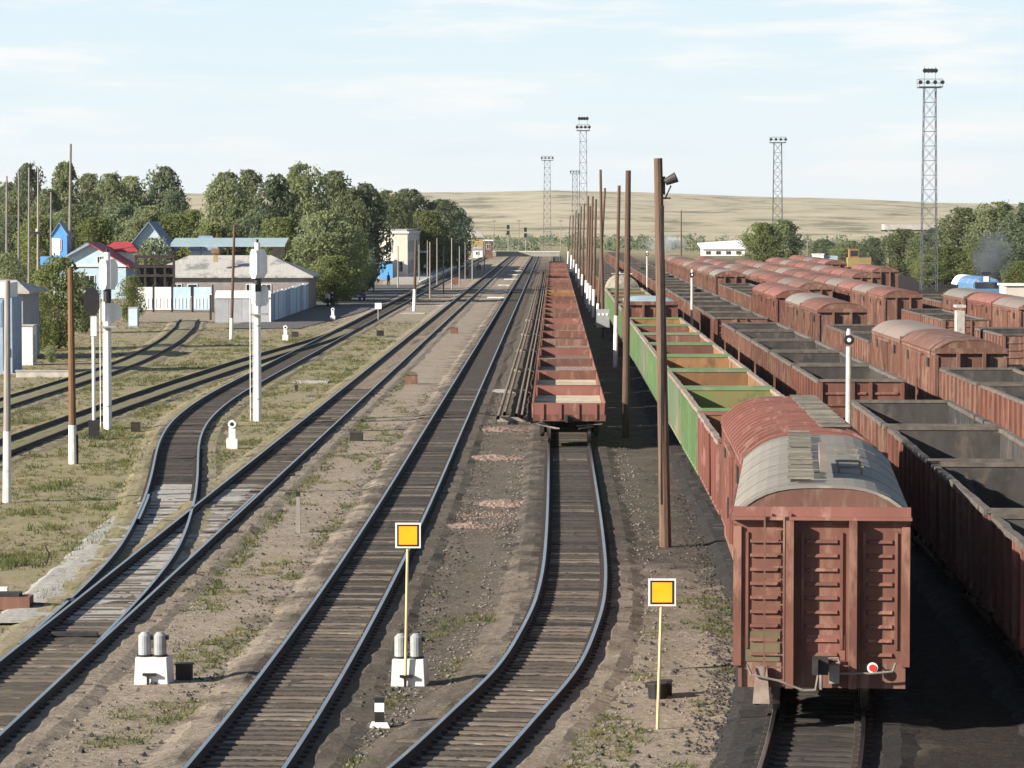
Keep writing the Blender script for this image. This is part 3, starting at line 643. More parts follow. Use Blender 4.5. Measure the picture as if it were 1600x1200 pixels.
def flat(label, inner, floorm, hi=False):
    t = thing('flat_wagon', label, 'flat wagon'); L_, W = 13.3, 2.87; h = L_ / 2; zf = 1.22; zt = 1.64
    MB().box(-W / 2, W / 2, -h, h, .95, 1.14).build('underframe', RED, t)
    if hi:
        pl = MB().box(-W / 2 + .06, W / 2 - .06, -.13, .13, 1.14, zf).mesh('plank', floorm)
        n = 48
        for i in range(n): link('plank', pl, t, (rnd.uniform(-.01, .01), -h + .25 + (L_ - .5) * i / (n - 1), rnd.uniform(-.01, .006)), rnd.uniform(-.006, .006))
    else: MB().box(-W / 2 + .05, W / 2 - .05, -h + .05, h - .05, 1.14, zf).build('floor', floorm, t)
    for s_ in (-1, 1):
        x0 = s_ * W / 2; bm = None
        for i in range(4):
            y0 = -h + .06 + i * (L_ - .12) / 4; y1 = y0 + (L_ - .12) / 4 - .05
            m = MB(); m.box(min(x0, x0 - s_ * .04), max(x0, x0 - s_ * .04), 0, y1 - y0, zf - .05, zt)
            m.box(min(x0, x0 + s_ * .05), max(x0, x0 + s_ * .05), .2, .32, zf - .2, zt - .03); m.box(min(x0, x0 + s_ * .05), max(x0, x0 + s_ * .05), 2.8, 2.92, zf - .2, zt - .03)
            if bm is None: bm = m.mesh('side_board', inner)
            link('side_board', bm, t, (0, y0, 0))
    for y, o_ in ((-h, -1), (h, 1)):
        m = MB(); m.box(-W / 2 + .05, W / 2 - .05, y - .05, y + .05, zf - .06, zt - .02)
        for x in (-1.05, -.35, .35, 1.05): m.box(x - .05, x + .05, min(y + o_ * .05, y + o_ * .1), max(y + o_ * .05, y + o_ * .1), .98, zt - .05)
        m.build('end_board', inner, t)
        MB().box(-W / 2, W / 2, min(y, y + o_ * .05), max(y, y + o_ * .05), .9, 1.155).build('headstock', RED, t)
    bogies(t, 4.86, hi); couplers(t, h)
    if hi:
        b = MB()
        for x in (-.95, .95): b.tube((x, -h - .02, .7), (x * .4, -h - .3, .62), .03, n=6)
        b.bar((-1.3, -h - .12, .8), (-.5, -h - .2, .6), .03); b.bar((.3, -h - .2, .72), (1.3, -h - .12, .8), .03); b.build('uncoupling_lever', DULLP, t)
    return t
def tank(label, col):
    t = thing('tank_wagon', label, 'tank wagon'); h = 5.4
    MB().tube((0, -h, 2.6), (0, h, 2.6), 1.45, n=24).build('barrel', col, t, smoothed=False)
    for y in (-h, h): MB().tube((0, y, 2.6), (0, y * 1.06, 2.6), 1.4, .8, n=24).build('barrel_end', col, t)
    MB().tube((0, 0, 3.9), (0, 0, 4.3), .4, n=14).build('dome', col, t)
    MB().box(-1.3, 1.3, -6, 6, .95, 1.2).build('underframe', BOGIE, t)
    b = MB()
    for x in (-.5, .5): b.bar((x, -.8, 1.2), (x, -.8, 4.4), .04); b.bar((x, .8, 1.2), (x, .8, 4.4), .04)
    b.box(-.9, .9, -.8, .8, 4.12, 4.16); b.build('platform', WHITEP, t)
    bogies(t, 4, False); couplers(t, 6)
    return t
def place(o, path, Y0, L_, z=0, label=None, group=None):
    ym = Y0 + L_ / 2; xa, xb = path.x(Y0 + L_ * .15), path.x(Y0 + L_ * .85)
    o.location = ((xa + xb) / 2, ym, z); o.rotation_euler.z = -math.atan((xb - xa) / (L_ * .7))
    if label: o['label'] = label
    if group: o['group'] = group
    return o

# flat wagon train on the fourth track
F_A = [flat('x', REDP, SAND, True), flat('x', RED, SAND, True)]; fp = [flat('x', RED2, PLANK), flat('x', REDP, PLANK), flat('x', RUST, PLANK), flat('x', RED, COALG)]
used = set()
def take(p):
    if id(p) in used: return dup(p)
    used.add(id(p)); return p
Y = 131.2; seq = [F_A[0], F_A[1]] + [fp[i] for i in (0, 1, 0, 3, 0, 1, 0, 0, 1, 0, 3, 2, 2, 0, 3, 0, 1, 1, 0, 3, 1, 0, 0, 1, 3, 0, 1, 0, 0, 1)]
for i, p in enumerate(seq):
    desc = 'red flat wagon with sandy floor' if i < 2 else {id(fp[0]): 'dull brown low sided flat wagon', id(fp[1]): 'pinkish red low sided flat wagon', id(fp[2]): 'rusty orange low sided flat wagon', id(fp[3]): 'grey floored low sided flat wagon'}[id(p)]
    place(take(p), T4, Y, 13.3, 0, '%s, %s wagon from the camera in the flat train' % (desc, ORD[i]), 'flat wagons in the middle train'); Y += 14.35
# near boxcars, red gondola and green wagons on the fifth track
b1 = boxcar('rusty red boxcar with grey arched roof, end ladder and red marker disc', RED, ROOFG, True, gable=RUST if False else RED2, walk=(-.6, -.14), red_lamp=True)
place(b1, T5, 58.5, 13.9, 0, group='boxcars')
b2 = boxcar('boxcar with pink red ribbed roof behind the grey roofed boxcar', REDP, REDP, True, ribs=15, walk=(.2, .85), ze=3.55)
place(b2, T5, 73.3, 13.9, 0, group='boxcars')
g0 = gondola('faded red open wagon between ribbed roofed boxcar and green wagons', REDP, COALG, RUST, COALG, True, top=2.9); place(g0, T5, 88.4, 12.7, 0, group='open wagons behind the boxcars')
gp = [gondola('x', GREEN, RUSTG, RUSTG, COALG, True), gondola('x', GREEN2, RUST, RUST, COALG, True), gondola('x', GREEN, RUST, RUST, COALG, True), gondola('x', GREEN, RUST, RED, COALG), gondola('x', GREEN2, RED2, RED2, PLANK)]
for i, k in enumerate((0, 1, 2, 3, 4, 3, 2)):
    ds = ['bright green open wagon with green end lining', 'faded pale green open wagon with orange rust inside', 'green open wagon with orange rusty inside', 'green open wagon with red inner end', 'pale green open wagon with brown inside'][k]
    place(take(gp[k]), T5, 102.2 + i * 13.92, 12.7, 0, '%s, %s green one from the boxcars' % (ds, ORD[i]), 'open wagons behind the boxcars')
bw = boxcar('covered wagon with flat pale blue roof and red corrugated end', RED, TEAL, ze=3.75, zc=3.95, L_=13); place(bw, T5, 203, 13, 0)
for i, k in enumerate((3, 4, 3)): place(take(gp[k]), T5, 218 + i * 13.92, 12.7, 0, 'green open wagon behind the pale blue roofed wagon, %s of three' % ('first', 'second', 'third')[i], 'open wagons behind the boxcars')
CREAMT = M('tank_cream', (.33, .3, .235), (.22, .2, .165), 2., .8, .1, c3=(.2, .17, .14), t3=.58, s3=1.5)
tk = tank('x', CREAMT); place(tk, T5, 288, 12, 0, 'cream tank wagon behind the row of wooden poles')
for i, k in enumerate((3, 4)): place(take(gp[k]), T5, 260 + i * 13.92, 12.7, 0, 'green open wagon just before the cream tank wagon, %s of two' % ('first', 'second')[i], 'open wagons behind the boxcars')
_k = dict(rim=RIMD, erim=RIMD)
RG = gondola('x', RED2, COAL, COALG, COAL, **_k); RGl = gondola('x', RED, COAL, COALG, COAL, load=2.45, **_k); RGh = [gondola('x', RED, COALG, COALG, COAL, True, **_k), gondola('x', RED2, COAL, COALG, COAL, True, **_k)]
RGl2 = gondola('x', RED2, COAL, COALG, COAL, load=2.1, **_k)
for i in range(14): place(take(RG if i % 2 else RGl2), T5, 302 + i * 13.92, 12.7, 0, 'distant brown open wagon beyond the cream tank wagon, %s from it' % ORD[i].replace('nearest', 'first'), 'open wagons behind the boxcars')
# sixth track: gondolas
spots6 = [52.6, 66.5, 80.4, 94.3] + [121 + 13.92 * i for i in range(5)] + [199 + 13.92 * i for i in range(30)]
for i, Y in enumerate(spots6):
    p = RGh[i % 2] if i < 5 else (RG, RGl2, RG, RGl, RG, RGl2)[i % 6]
    ld = p in (RGl, RGl2)
    place(take(p), T6, Y, 12.7, 0, '%s, %s wagon from the camera on the track right of near boxcar' % ('coal loaded open wagon' if ld else 'empty open wagon', ORD[i]), 'open wagons on the yard tracks')
# tracks further right
BXp = {'r': boxcar('x', RED2, RED), 'g': boxcar('x', RED2, ROOFG2), 'p': boxcar('x', RED, REDP), 'b': boxcar('x', RED2, RED2), 'w': boxcar('x', RED2, ROOFG, gable=RED)}
nm = {'r': 'red roofed boxcar', 'g': 'dull grey roofed boxcar', 'p': 'pink red boxcar', 'b': 'brown boxcar', 'w': 'pale grey roofed boxcar', 'o': 'rusty empty open wagon', 'l': 'rusty open wagon loaded with coal', 'f': 'low brown flat wagon'}
def train(path, z, items, word):
    for i, (k, Y0) in enumerate(items):
        if k in BXp: o = take(BXp[k]); L_ = 13.9; gr = 'boxcars'
        elif k == 'f': o = take(fp[0]); L_ = 13.3; gr = 'flat wagons in the yard'
        else: o = take(RG if k == 'o' else (RGl if i % 2 else RGl2)); L_ = 12.7; gr = 'open wagons on the yard tracks'
        place(o, path, Y0, L_, z, '%s, %s wagon on the %s track right of near boxcar' % (nm[k], ORD[i].replace('nearest', 'first'), word), gr)
def run(s_, Y0):
    o = []
    for k in s_:
        if k != ' ': o.append((k, Y0))
        Y0 += 14.75 if k in BXp else 13.92
    return o
train(T7, -.45, run('oob', 100.5)[:0] + [('o', 100.3), ('l', 114.2), ('o', 128.2), ('b', 143.4), ('g', 158.2)] + [('o', 173.4), ('l', 187.3)] + [('r', 208), ('w', 222.8)] + [('p', 247), ('p', 261.8)] + run('olol', 277) + run('wbgrbgbrbgb', 340), 'second')
train(T8, -.87, run('bgrpbgrbgrpbgrp', 297), 'third')
train(T9, -.9, [('o', 196), ('f', 212), ('o', 226), ('l', 240)] + run('rgpgbrprgbrgpbr', 267), 'fourth')
train(T10, -.9, [('g', 231), ('p', 245.8), ('w', 262), ('o', 277), ('l', 291), ('f', 305)] + run('rprgbprgrp', 360), 'fifth')
train(T11, -.9, run('of', 250) + [('r', 400), ('p', 414.8), ('o', 430)] + run('prgrp', 470), 'sixth')

# ------------------------------------------------------------------ poles
def pole(px, base, top, r=.13, lean=0, label='', white=0, m=POLEW, name='wooden_pole', group='wooden poles along the flat wagons', taper=.7, fit=None, cat='pole'):
    p = G(px, base); s_ = FPX / p.y; h = (base - top) / s_; X, Yv = p.x, p.y; z = gz(X, Yv)
    t = thing(name, label, cat, (X, Yv, z), 0, group)
    d = lean / s_
    MB().tube((0, 0, -.3), (d, 0, h), r, r * taper, 10).build('shaft', m, t)
    if white:
        wh = white; MB().tube((0, 0, -.2), (d * wh / h, 0, wh), r * 1.02 + .004, (r + (r * taper - r) * wh / h) + .006, 10).build('whitewashed_base', WHITE, t)
    return t, h, d
t_, h, d = pole(1040, 855, 247, .17, -13, 'tallest brown wooden pole with a floodlight beside the near red wagon')
fl = MB().tube((.15, 0, h - 1.0), (.15, 0, h - .5), .05, n=6).bar((-.1, 0, h - 1.1), (.35, 0, h - 1.1), .05).bar((.2, 0, h - 1.1), (.36, 0, h - .75), .04).build('lamp_bracket', STEEL, t_, (d, 0, 0))
MB().tube((.2, -.05, h - .66), (.5, -.1, h - .52), .1, .15, 12).build('floodlight', STEEL, t_, (d, 0, 0))
MB().box(-.03, .05, -.2, -.14, 1.2, h - 1.3).build('cable_duct', BLACK, t_, (d * .5, .05, 0))
pole(977, 685, 267, .16, 4, 'second tall brown pole from the camera beside the green wagons', white=0)
pole(961, 574, 290, .14, 6, 'third brown pole from the camera with pale lower half', white=3.2)
pole(942, 515, 265, .15, -4, 'dark tall pole with cable box behind the pale based pole')
pole(933, 506, 294, .14, 12, 'leaning brown pole with whitewashed foot left of the dark tall pole', white=1.8)
for i, (x, b, tp) in enumerate(((927, 496, 312), (922, 487, 307), (918, 481, 322), (915, 475, 306), (909, 462, 318), (904, 450, 322), (900, 440, 333), (896, 430, 329), (892, 420, 336), (887, 412, 337))):
    pole(x, b, tp, .15, 4, 'distant brown pole with white foot by the flat wagons, %s of ten' % ('first', 'second', 'third', 'fourth', 'fifth', 'sixth', 'seventh', 'eighth', 'ninth', 'farthest')[i], white=2.6)
# switch and cable box at the foot of the fourth pole
cb = thing('cable_box', 'grey cable box with dials at the foot of the dark pole', 'cable box', (*G(942, 530).xy, -.25))
MB().box(-.5, .5, -.15, .15, .9, 2.3).build('cabinet', GREYP, cb); MB().box(-.06, .06, -.1, .1, 0, .9).build('leg', STEEL, cb)
for x in (-.3, 0, .3): MB().tube((x, -.18, 1.9), (x, -.15, 1.9), .1, n=10).build('dial', WHITEP, cb)
# yard signals between boxcars and gondolas
for i, (px, s_, tp) in enumerate(((1326, 53.6, 520), (1081, 25.2, 424), (1011, 15.9, 394))):
    X = (px - 865) / s_; Yv = FPX / s_; zt = CAMH - (tp - 345) / s_
    t = thing('yard_signal', ('white signal post with black lamp between near boxcar and gondolas', 'slim white signal post rising behind the red corrugated wagon', 'farthest white signal post beyond the wooden poles')[i], 'signal', (X, Yv, -.3), 0, 'white yard signals')
    MB().tube((0, 0, -.2), (0, 0, zt - .1), .09, .08, 10).build('post', CREAMW, t)
    q = MB().tube((0, -.1, zt + .1), (0, .14, zt + .1), .15, n=16).build('lamp_housing', BLACK, t); MB().tube((0, -.12, zt + .1), (0, -.102, zt + .1), .06, n=12).build('lens', WHITEP, q)
    MB().tube((0, 0, zt + .24), (0, 0, zt + .42), .07, .05, 8).build('cap', WHITEP, t)

# left side poles
tl, h, d = pole(114, 725, 418, .15, -2, 'brown pole with white foot left of the curved branch track', white=1.45, group='poles on the left verge', m=M('pole_orange_brown', (.19, .105, .055), (.12, .07, .04), 3, .9, .3, (6, 6, .4)))
MB().box(.12, .2, -.05, .05, 0, 1.1).build('prop', DARKF, tl)
pole(11, 786, 437, .13, 3, 'dark pole with white foot at the left edge', white=2.3, group='poles on the left verge', m=POLEG)
pole(361, 530, 352, .13, 6, 'dark pole with white foot before the grey wall', white=1.6, group='poles on the left verge')
pole(647, 486, 374, .17, 3, 'dark pole with white foot between branch track and main track', white=2.2, group='poles on the left verge')
pole(108, 462, 225, .2, 4, 'tallest dark pole above the big bush at left', group='poles on the left verge', m=POLEG)
for i, (x, b, tp) in enumerate(((10, 470, 275), (29, 466, 265), (45, 474, 262), (59, 462, 262), (79, 460, 300))):
    pole(x, b, tp, .14, 2, 'grey substation pole above the left bushes, %s from the left edge' % ('first', 'second', 'third', 'fourth', 'fifth')[i], m=POLEG, group='substation poles')
bm = thing('cross_beam', 'dark horizontal beam fixed across the grey substation poles', 'beam', (*AT(42, 13.9), 0)); MB().box(0, 2.1, -.1, .1, 7.3, 7.6).build('beam', DARKF, bm); MB().box(.95, 1.15, -.08, .08, 7.6, 7.9).build('insulator', WHITEP, bm)

# tall white signal masts
def mast(px, base, top, label, lower_round):
    p = G(px, base); s_ = FPX / p.y; h = (base - top) / s_; t = thing('signal_mast', label, 'signal mast', (p.x, p.y, gz(p.x, p.y)), 0, 'white signal masts')
    MB().tube((0, 0, -.2), (0, 0, h - 2.2), .165, .145, 12).build('mast', WHITEP, t); MB().tube((0, 0, h - 2.2), (0, 0, h - .15), .13, n=10).build('upper_tube', WHITEP, t); MB().tube((0, 0, h - .15), (0, 0, h), .06, n=8).tube((0, 0, h - 2.35), (0, 0, h - 1.75), .17, n=10).build('dark_cap', BLACK, t)
    l = MB()
    for x in (-.36, -.22): l.bar((x, .2, 0), (x, .2, h - 2), .03)
    lo = l.build('ladder', WHITEP, t); rg = MB().bar((-.36, .2, 0), (-.22, .2, 0), .014).mesh('rung', GREYP)
    for i in range(int((h - 2.2) / .32)): link('rung', rg, lo, (0, 0, .3 + i * .32))
    for z in (1.0, 4.3): MB().tube((0, 0, z), (0, 0, z + .04), .18, n=12).build('clamp', GREYP, t)
    # background shields, seen from behind, with lamp heads in front of them
    w_ = .33; a_ = [(-w_, .25), (-w_, 1.05), (-w_ + .15, 1.3), (w_ - .12, 1.3), (w_, 1.05), (w_, .25), (w_ - .16, 0), (-w_ + .16, 0)]
    u = MB().prism([(x + .1, z + h - 1.75) for x, z in a_], .2, .24).build('upper_shield', WHITEP, t); MB().prism([(x * .5 - .16, z * 1.02 + h - 1.77) for x, z in a_], -.22, -.18).build('shield_flange', WHITEP, u)
    if lower_round:
        q = MB().tube((.2, .2, h - 2.75), (.2, .25, h - 2.75), .4, n=22).build('lower_shield', WHITEP, t); MB().box(-.22, -.08, -.2, -.15, h - 3.1, h - 2.3).build('shield_flange', WHITEP, q)
    else:
        q = MB().prism([(x * .8 + .22, z * .7 + h - 3.0) for x, z in a_], .2, .24).build('lower_shield', WHITEP, t); MB().box(-.25, -.08, -.25, -.2, h - 2.9, h - 2.0).build('shield_flange', WHITEP, q)
    for z in (h - 1.4, h - .9, h - 2.5, h - 2.95): MB().tube((.0, .25, z), (.0, .55, z), .16, n=12).build('lamp_head', BLACK, t)
    MB().box(-.3, .45, -.45, .25, h - 3.4, h - 3.34).build('service_step', GREYP, t)
mast(169, 671, 388, 'left white signal mast with round lower shield beside thin white post', True)
mast(403, 659, 374, 'right white signal mast standing between branch and main track', False)
p = G(147, 686); t = thing('thin_post', 'thin white signal post with black head and black box foot', 'post', (p.x, p.y, gz(p.x, p.y)))
MB().box(-.2, .2, -.2, .2, 0, .8).build('foot', BLACK, t); MB().tube((0, 0, .8), (0, 0, 4.6), .07, n=8).build('tube', WHITEP, t); MB().box(-.1, .14, -.1, .1, 4.3, 5.1).build('head', WHITEP, t)
hd_ = MB().prism([(-.4, 5.45), (-.4, 6.0), (-.2, 6.3), (.08, 6.3), (.26, 6.0), (.26, 5.45), (.08, 5.15), (-.2, 5.15)], 0, .08).build('dark_shield', BLACK, t)
for z in (5.45, 5.95): MB().tube((-.05, .08, z), (-.05, .34, z), .15, n=12).build('lamp_head', BLACK, hd_)

# ------------------------------------------------------------------ floodlight towers
def tower(px, s_, top, wpx, label, big=False):
    X, Yv = AT(px, s_); zg = gz(X, Yv) if X < 60 else -1.1; h = CAMH - (top - 345) / s_ - zg
    t = thing('floodlight_tower', label, 'lighting tower', (X, Yv, zg), 0, 'floodlight towers'); wt = wpx / s_; wb = wt * 1.35; hp = h - 2.4; tk = max(.09, .75 / s_)
    cs = [(-1, -1), (1, -1), (1, 1), (-1, 1)]
    def c_(i, z): w_ = (wb + (wt - wb) * z / hp) / 2; return (cs[i][0] * w_, cs[i][1] * w_, z)
    for i in range(4): MB().bar(c_(i, 0), c_(i, hp), tk).build('leg', TOWER, t)
    n = max(8, int(hp / 2)); m = MB(); q = MB()
    for k in range(n):
        z0, z1 = hp * k / n, hp * (k + 1) / n
        for i in range(4):
            j = (i + 1) % 4; m.bar(c_(i, z1), c_(j, z1), tk * .6); q.bar(c_(i, z0), c_(j, z1), tk * .45); q.bar(c_(j, z0), c_(i, z1), tk * .45)
    m.build('horizontal_braces', TOWER, t); q.build('diagonal_braces', TOWER, t)
    pw = wt * 1.0; MB().box(-pw, pw, -pw, pw, hp, hp + .15).build('platform', TOWER, t)
    r = MB()
    for sx, sy in cs:
        r.bar((sx * pw, sy * pw, hp), (sx * pw, sy * pw, hp + 1.2), tk * .6)
    for z in (hp + .65, hp + 1.2):
        for i in range(4): j = (i + 1) % 4; r.bar((cs[i][0] * pw, cs[i][1] * pw, z), (cs[j][0] * pw, cs[j][1] * pw, z), tk * .5)
    r.build('railing', TOWER, t)
    for k in range(4):
        x = -pw * .95 + k * pw * .63; f = MB(); f.tube((x, -pw - .1, hp + .8), (x, -pw - .45, hp + .7), .16, .3, 10); f.build('floodlight', STEEL, t)
    if big:
        u = MB()
        for x in (-.8, .8): u.bar((x, 0, hp), (x, 0, h + .6), tk * .6)
        u.bar((-.9, 0, h - .1), (.9, 0, h - .1), tk * .8); u.build('upper_frame', TOWER, t)
        for x in (-.75, -.25, .25, .75): MB().tube((x, -.05, h + .1), (x, -.45, h), .18, .34, 10).build('floodlight', STEEL, t)
tower(1450, 11, 112, 18, 'tallest lattice floodlight tower at the right above the trees', True)
tower(1214, 7.5, 206, 12, 'lattice floodlight tower above the round green tree')
tower(911, 8.0, 186, 10, 'lattice floodlight tower behind the row of wooden poles', True)
tower(855, 5.5, 238, 9, 'slim lattice floodlight tower left of the wooden poles')
tower(898, 4.6, 261, 7, 'farthest small floodlight tower just left of the taller one')

# ------------------------------------------------------------------ trackside equipment
def at_ground(px, py): p = G(px, py); return (p.x, p.y, gz(p.x, p.y))
def relay(px, py, label):
    t = thing('twin_lamp_box', label, 'shunting signal', at_ground(px, py), 0, 'white shunting signal boxes')
    MB().hexa([(-.36, -.22, -.1), (.3, -.22, -.1), (.38, .24, -.1), (-.3, .24, -.1), (-.33, -.2, .52), (.27, -.2, .52), (.35, .22, .52), (-.27, .22, .52)]).build('housing', WHITE, t)
    for x in (-.17, .13):
        c_ = MB().tube((x, 0, .55), (x, 0, .93), .125, n=16).tube((x, 0, .93), (x, 0, 1.0), .125, .06, n=16).build('lamp_cylinder', GREYP, t); MB().tube((x, 0, .52), (x, 0, .56), .15, n=16).build('collar', BLACK, c_)
        MB().box(x + .1, x + .17, -.05, .05, .85, .94).build('hinge', BLACK, c_)
    MB().box(-.18, .08, -.3, -.205, .17, .22).build('bracket', BLACK, t); MB().box(-.1, -.05, -.3, -.25, -.1, .17).build('bracket_leg', BLACK, t)
relay(240, 1068, 'white twin lamp box right of the turnout track'); relay(640, 1071, 'white twin lamp box behind the left yellow sign')
def ysign(px, base, top, lean, label):
    p = at_ground(px, base); s_ = FPX / p[1]; h = (base - top) / s_; t = thing('yellow_sign', label, 'trackside sign', p, 0, 'yellow square signs')
    d = lean / s_; MB().tube((0, 0, -.1), (d, 0, h - .1), .028, n=8).build('post', CREAMP, t)
    b = MB().box(-.245, .245, -.045, -.03, h - .49, h).build('board', WHITEP, t, (d, 0, 0)); MB().box(-.212, .212, -.05, -.0455, h - .457, h - .033).build('dark_border', BLACK, b); MB().box(-.178, .178, -.055, -.0505, h - .423, h - .067).build('yellow_field', YEL, b)
ysign(633, 1074, 815, 5, 'yellow square sign on a cream post before the white twin lamp box')
ysign(1027, 1138, 900, 7, 'yellow square sign on a cream post left of the near boxcar')
t = thing('limit_post', 'small black and white striped post on white stones by the track', 'limit post', at_ground(593, 1137))
MB().hexa([(-.18, -.12, -.05), (.22, -.16, -.05), (.2, .14, -.05), (-.2, .12, -.05), (-.14, -.08, .09), (.14, -.1, .09), (.14, .1, .09), (-.14, .08, .09)]).build('white_stone', WHITE, t)
for i, (m_, z0, z1) in enumerate(((BLACK, .08, .28), (WHITEP, .28, .44), (BLACK, .44, .53))): MB().box(-.085, .085, -.06, .06, z0, z1).build('band', m_, t)
t = thing('bucket', 'black metal bin standing beside the right yellow sign', 'bin', at_ground(1027, 1090)); MB().tube((0, 0, 0), (0, 0, .28), .17, .19, 14).build('body', BLACK, t)
MB().tube((0, 0, .27), (0, 0, .3), .21, n=14).build('rim', STEEL, t)
for x in (-.2, .2): MB().box(x - .03, x + .03, -.03, .03, .2, .3).build('handle', STEEL, t)
t = thing('point_machine', 'dark red point motor with rods left of the turnout blades', 'point motor', (-12.6, 77., -.22)); MB().box(-.55, .45, -.3, .3, 0, .3).build('motor_case', RED2, t); MB().box(-.45, .2, -.25, .25, .3, .38).build('lid', STEEL, t)
for y in (-.12, .12): MB().bar((.4, y, .12), (1.6, y, .05), .04).build('rod', STEEL, t)
MB().box(1.25, 1.45, -.25, .25, -.05, .22).build('rod_joint', STEEL, t)
t = thing('white_marker_box', 'small white box at the left edge above the point motor', 'box', at_ground(3, 940)); MB().box(-.35, .14, -.12, .12, 0, .36).build('box', WHITE, t); MB().box(-.3, .1, -.13, -.121, .05, .1).build('vent', GREYP, t)
def smallbox(px, py, w_, h_, label, m=DARKF, lid=STEEL, name='junction_box'):
    t = thing(name, label, 'junction box', at_ground(px, py), rnd.uniform(-.2, .2), 'trackside junction boxes'); MB().box(-w_ / 2, w_ / 2, -w_ * .4, w_ * .4, -.05, h_).build('body', m, t); MB().box(-w_ / 2 - .02, w_ / 2 + .02, -w_ * .42, w_ * .42, h_, h_ + .03).build('lid', lid, t)
smallbox(288, 1062, .3, .3, 'dark cable box right of the left white twin lamp box')
smallbox(557, 688, .52, .32, 'dark cable box between main track and dark track, nearest of three')
smallbox(643, 601, .62, .5, 'brown cable box between main track and dark track, middle of three', RED2)
smallbox(709, 521, .6, .45, 'brown cable box between main track and dark track, farthest of three', RED2)
smallbox(212, 674, .4, .38, 'dark cable box on white stone right of left signal mast'); smallbox(594, 525, .55, .4, 'brown cable box beside the branch track')
smallbox(463, 612, .16, .32, 'small black stub beside a pale slab'); smallbox(461, 527, .5, .4, 'brown cable box beside the white dwarf signal')
smallbox(1040, 1086, .22, .26, 'black cable box tucked against the metal bin')
for px, py, w_, lb in ((485, 598, 2.0, 'pale concrete slab lying flat near the black stub'), (770, 612, 1.5, 'pale concrete slab beside the spare rails'), (705, 478, 3., 'white slab beside dark pole'), (645, 490, 2.4, 'white slab at the foot of the dark pole')):
    t = thing('concrete_slab', lb, 'slab', at_ground(px, py), rnd.uniform(-.1, .1)); MB().box(-w_ / 2, w_ / 2, -1.2, 1.2, -.05, .07).build('slab', CONC, t); MB().box(-w_ / 2 + .1, -w_ / 2 + .2, -.2, .2, .07, .1).build('lifting_loop', STEEL, t)
t = thing('grey_post', 'short grey concrete post with dark cap left of the dark track', 'post', at_ground(466, 832)); MB().hexa([(-.07, -.07, -.1), (.07, -.07, -.1), (.07, .07, -.1), (-.07, .07, -.1), (-.05, -.05, 1.05), (.05, -.05, 1.05), (.05, .05, 1.05), (-.05, .05, 1.05)]).build('shaft', POLEG, t); MB().box(-.055, .055, -.055, .055, 1.05, 1.2).build('cap', BLACK, t)
def dwarf(px, py, label):
    t = thing('dwarf_signal', label, 'dwarf signal', at_ground(px, py), 0, 'white dwarf signals'); MB().box(-.22, .22, -.2, .2, -.05, .4).build('base', WHITE, t); MB().box(-.13, .13, -.1, .1, .4, .85).build('stem', WHITEP, t); MB().tube((0, -.14, .98), (0, .12, .98), .16, n=12).build('lamp', WHITEP, t)
    MB().tube((0, -.15, .98), (0, -.142, .98), .08, n=10).build('lens', BLACK, t)
dwarf(446, 532, 'white dwarf signal left of the right signal mast shadow'); dwarf(520, 500, 'white dwarf signal by the dark asphalt path'); dwarf(363, 702, 'small white dwarf signal in the weeds inside the branch curve')
t = thing('small_sign', 'small blank white sign on a post beside the branch track', 'sign', at_ground(591, 502)); MB().tube((0, 0, 0), (0, 0, 1.2), .05, n=8).build('post', GREYP, t); MB().box(-.3, .3, -.06, -.04, 1.1, 1.65).build('board', WHITEP, t)
t = thing('dry_branch', 'dark crooked stick poking out of the weeds at left', 'stick', at_ground(72, 884))
MB().tube((0, 0, 0), (.08, 0, .28), .03, .025, 6).tube((.08, 0, .28), (-.03, 0, .52), .025, .012, 6).build('stick', DARKF, t); MB().tube((.08, 0, .28), (.13, .02, .33), .015, .01, 5).build('twig', DARKF, t)
# gravel heaps between the tracks
for i, (px, py, w_, d_) in enumerate(((786, 672, 2.3, 3.2), (772, 716, 2.3, 2.6), (788, 788, 1.9, 2.0), (738, 824, 1.5, 1.5))):
    p = G(px, py); m = MB(); n = 26; k = 26
    for j in range(k + 1):
        for q in range(n + 1):
            u, v = q / n * 2 - 1, j / k * 2 - 1; rr = math.hypot(u, v) * (1 + .35 * noise.noise((u * 1.7 + i * 9, v * 1.7, 3))); x, y = u * w_ / 2, v * d_ / 2; e = max(0, 1 - rr * (1 + .25 * noise.noise((u * 2, v * 2, i * 5)))) 
            m.v.append((x, y, gz(p.x + x, p.y + y) - .03 + .17 * e ** .7 + (rnd.uniform(-.018, .03) if e > 0 else -.02)))
    for j in range(k):
        for q in range(n): a_ = j * (n + 1) + q; m.f.append((a_, a_ + 1, a_ + n + 2, a_ + n + 1)); m.m.append(0)
    tag(m.build('gravel_heap', PINK, None, (p.x, p.y, 0)), 'low pink gravel heap left of the bright bending track, %s of four' % ('farthest', 'second farthest', 'second nearest', 'nearest')[i], 'gravel heap', 'pink gravel heaps')

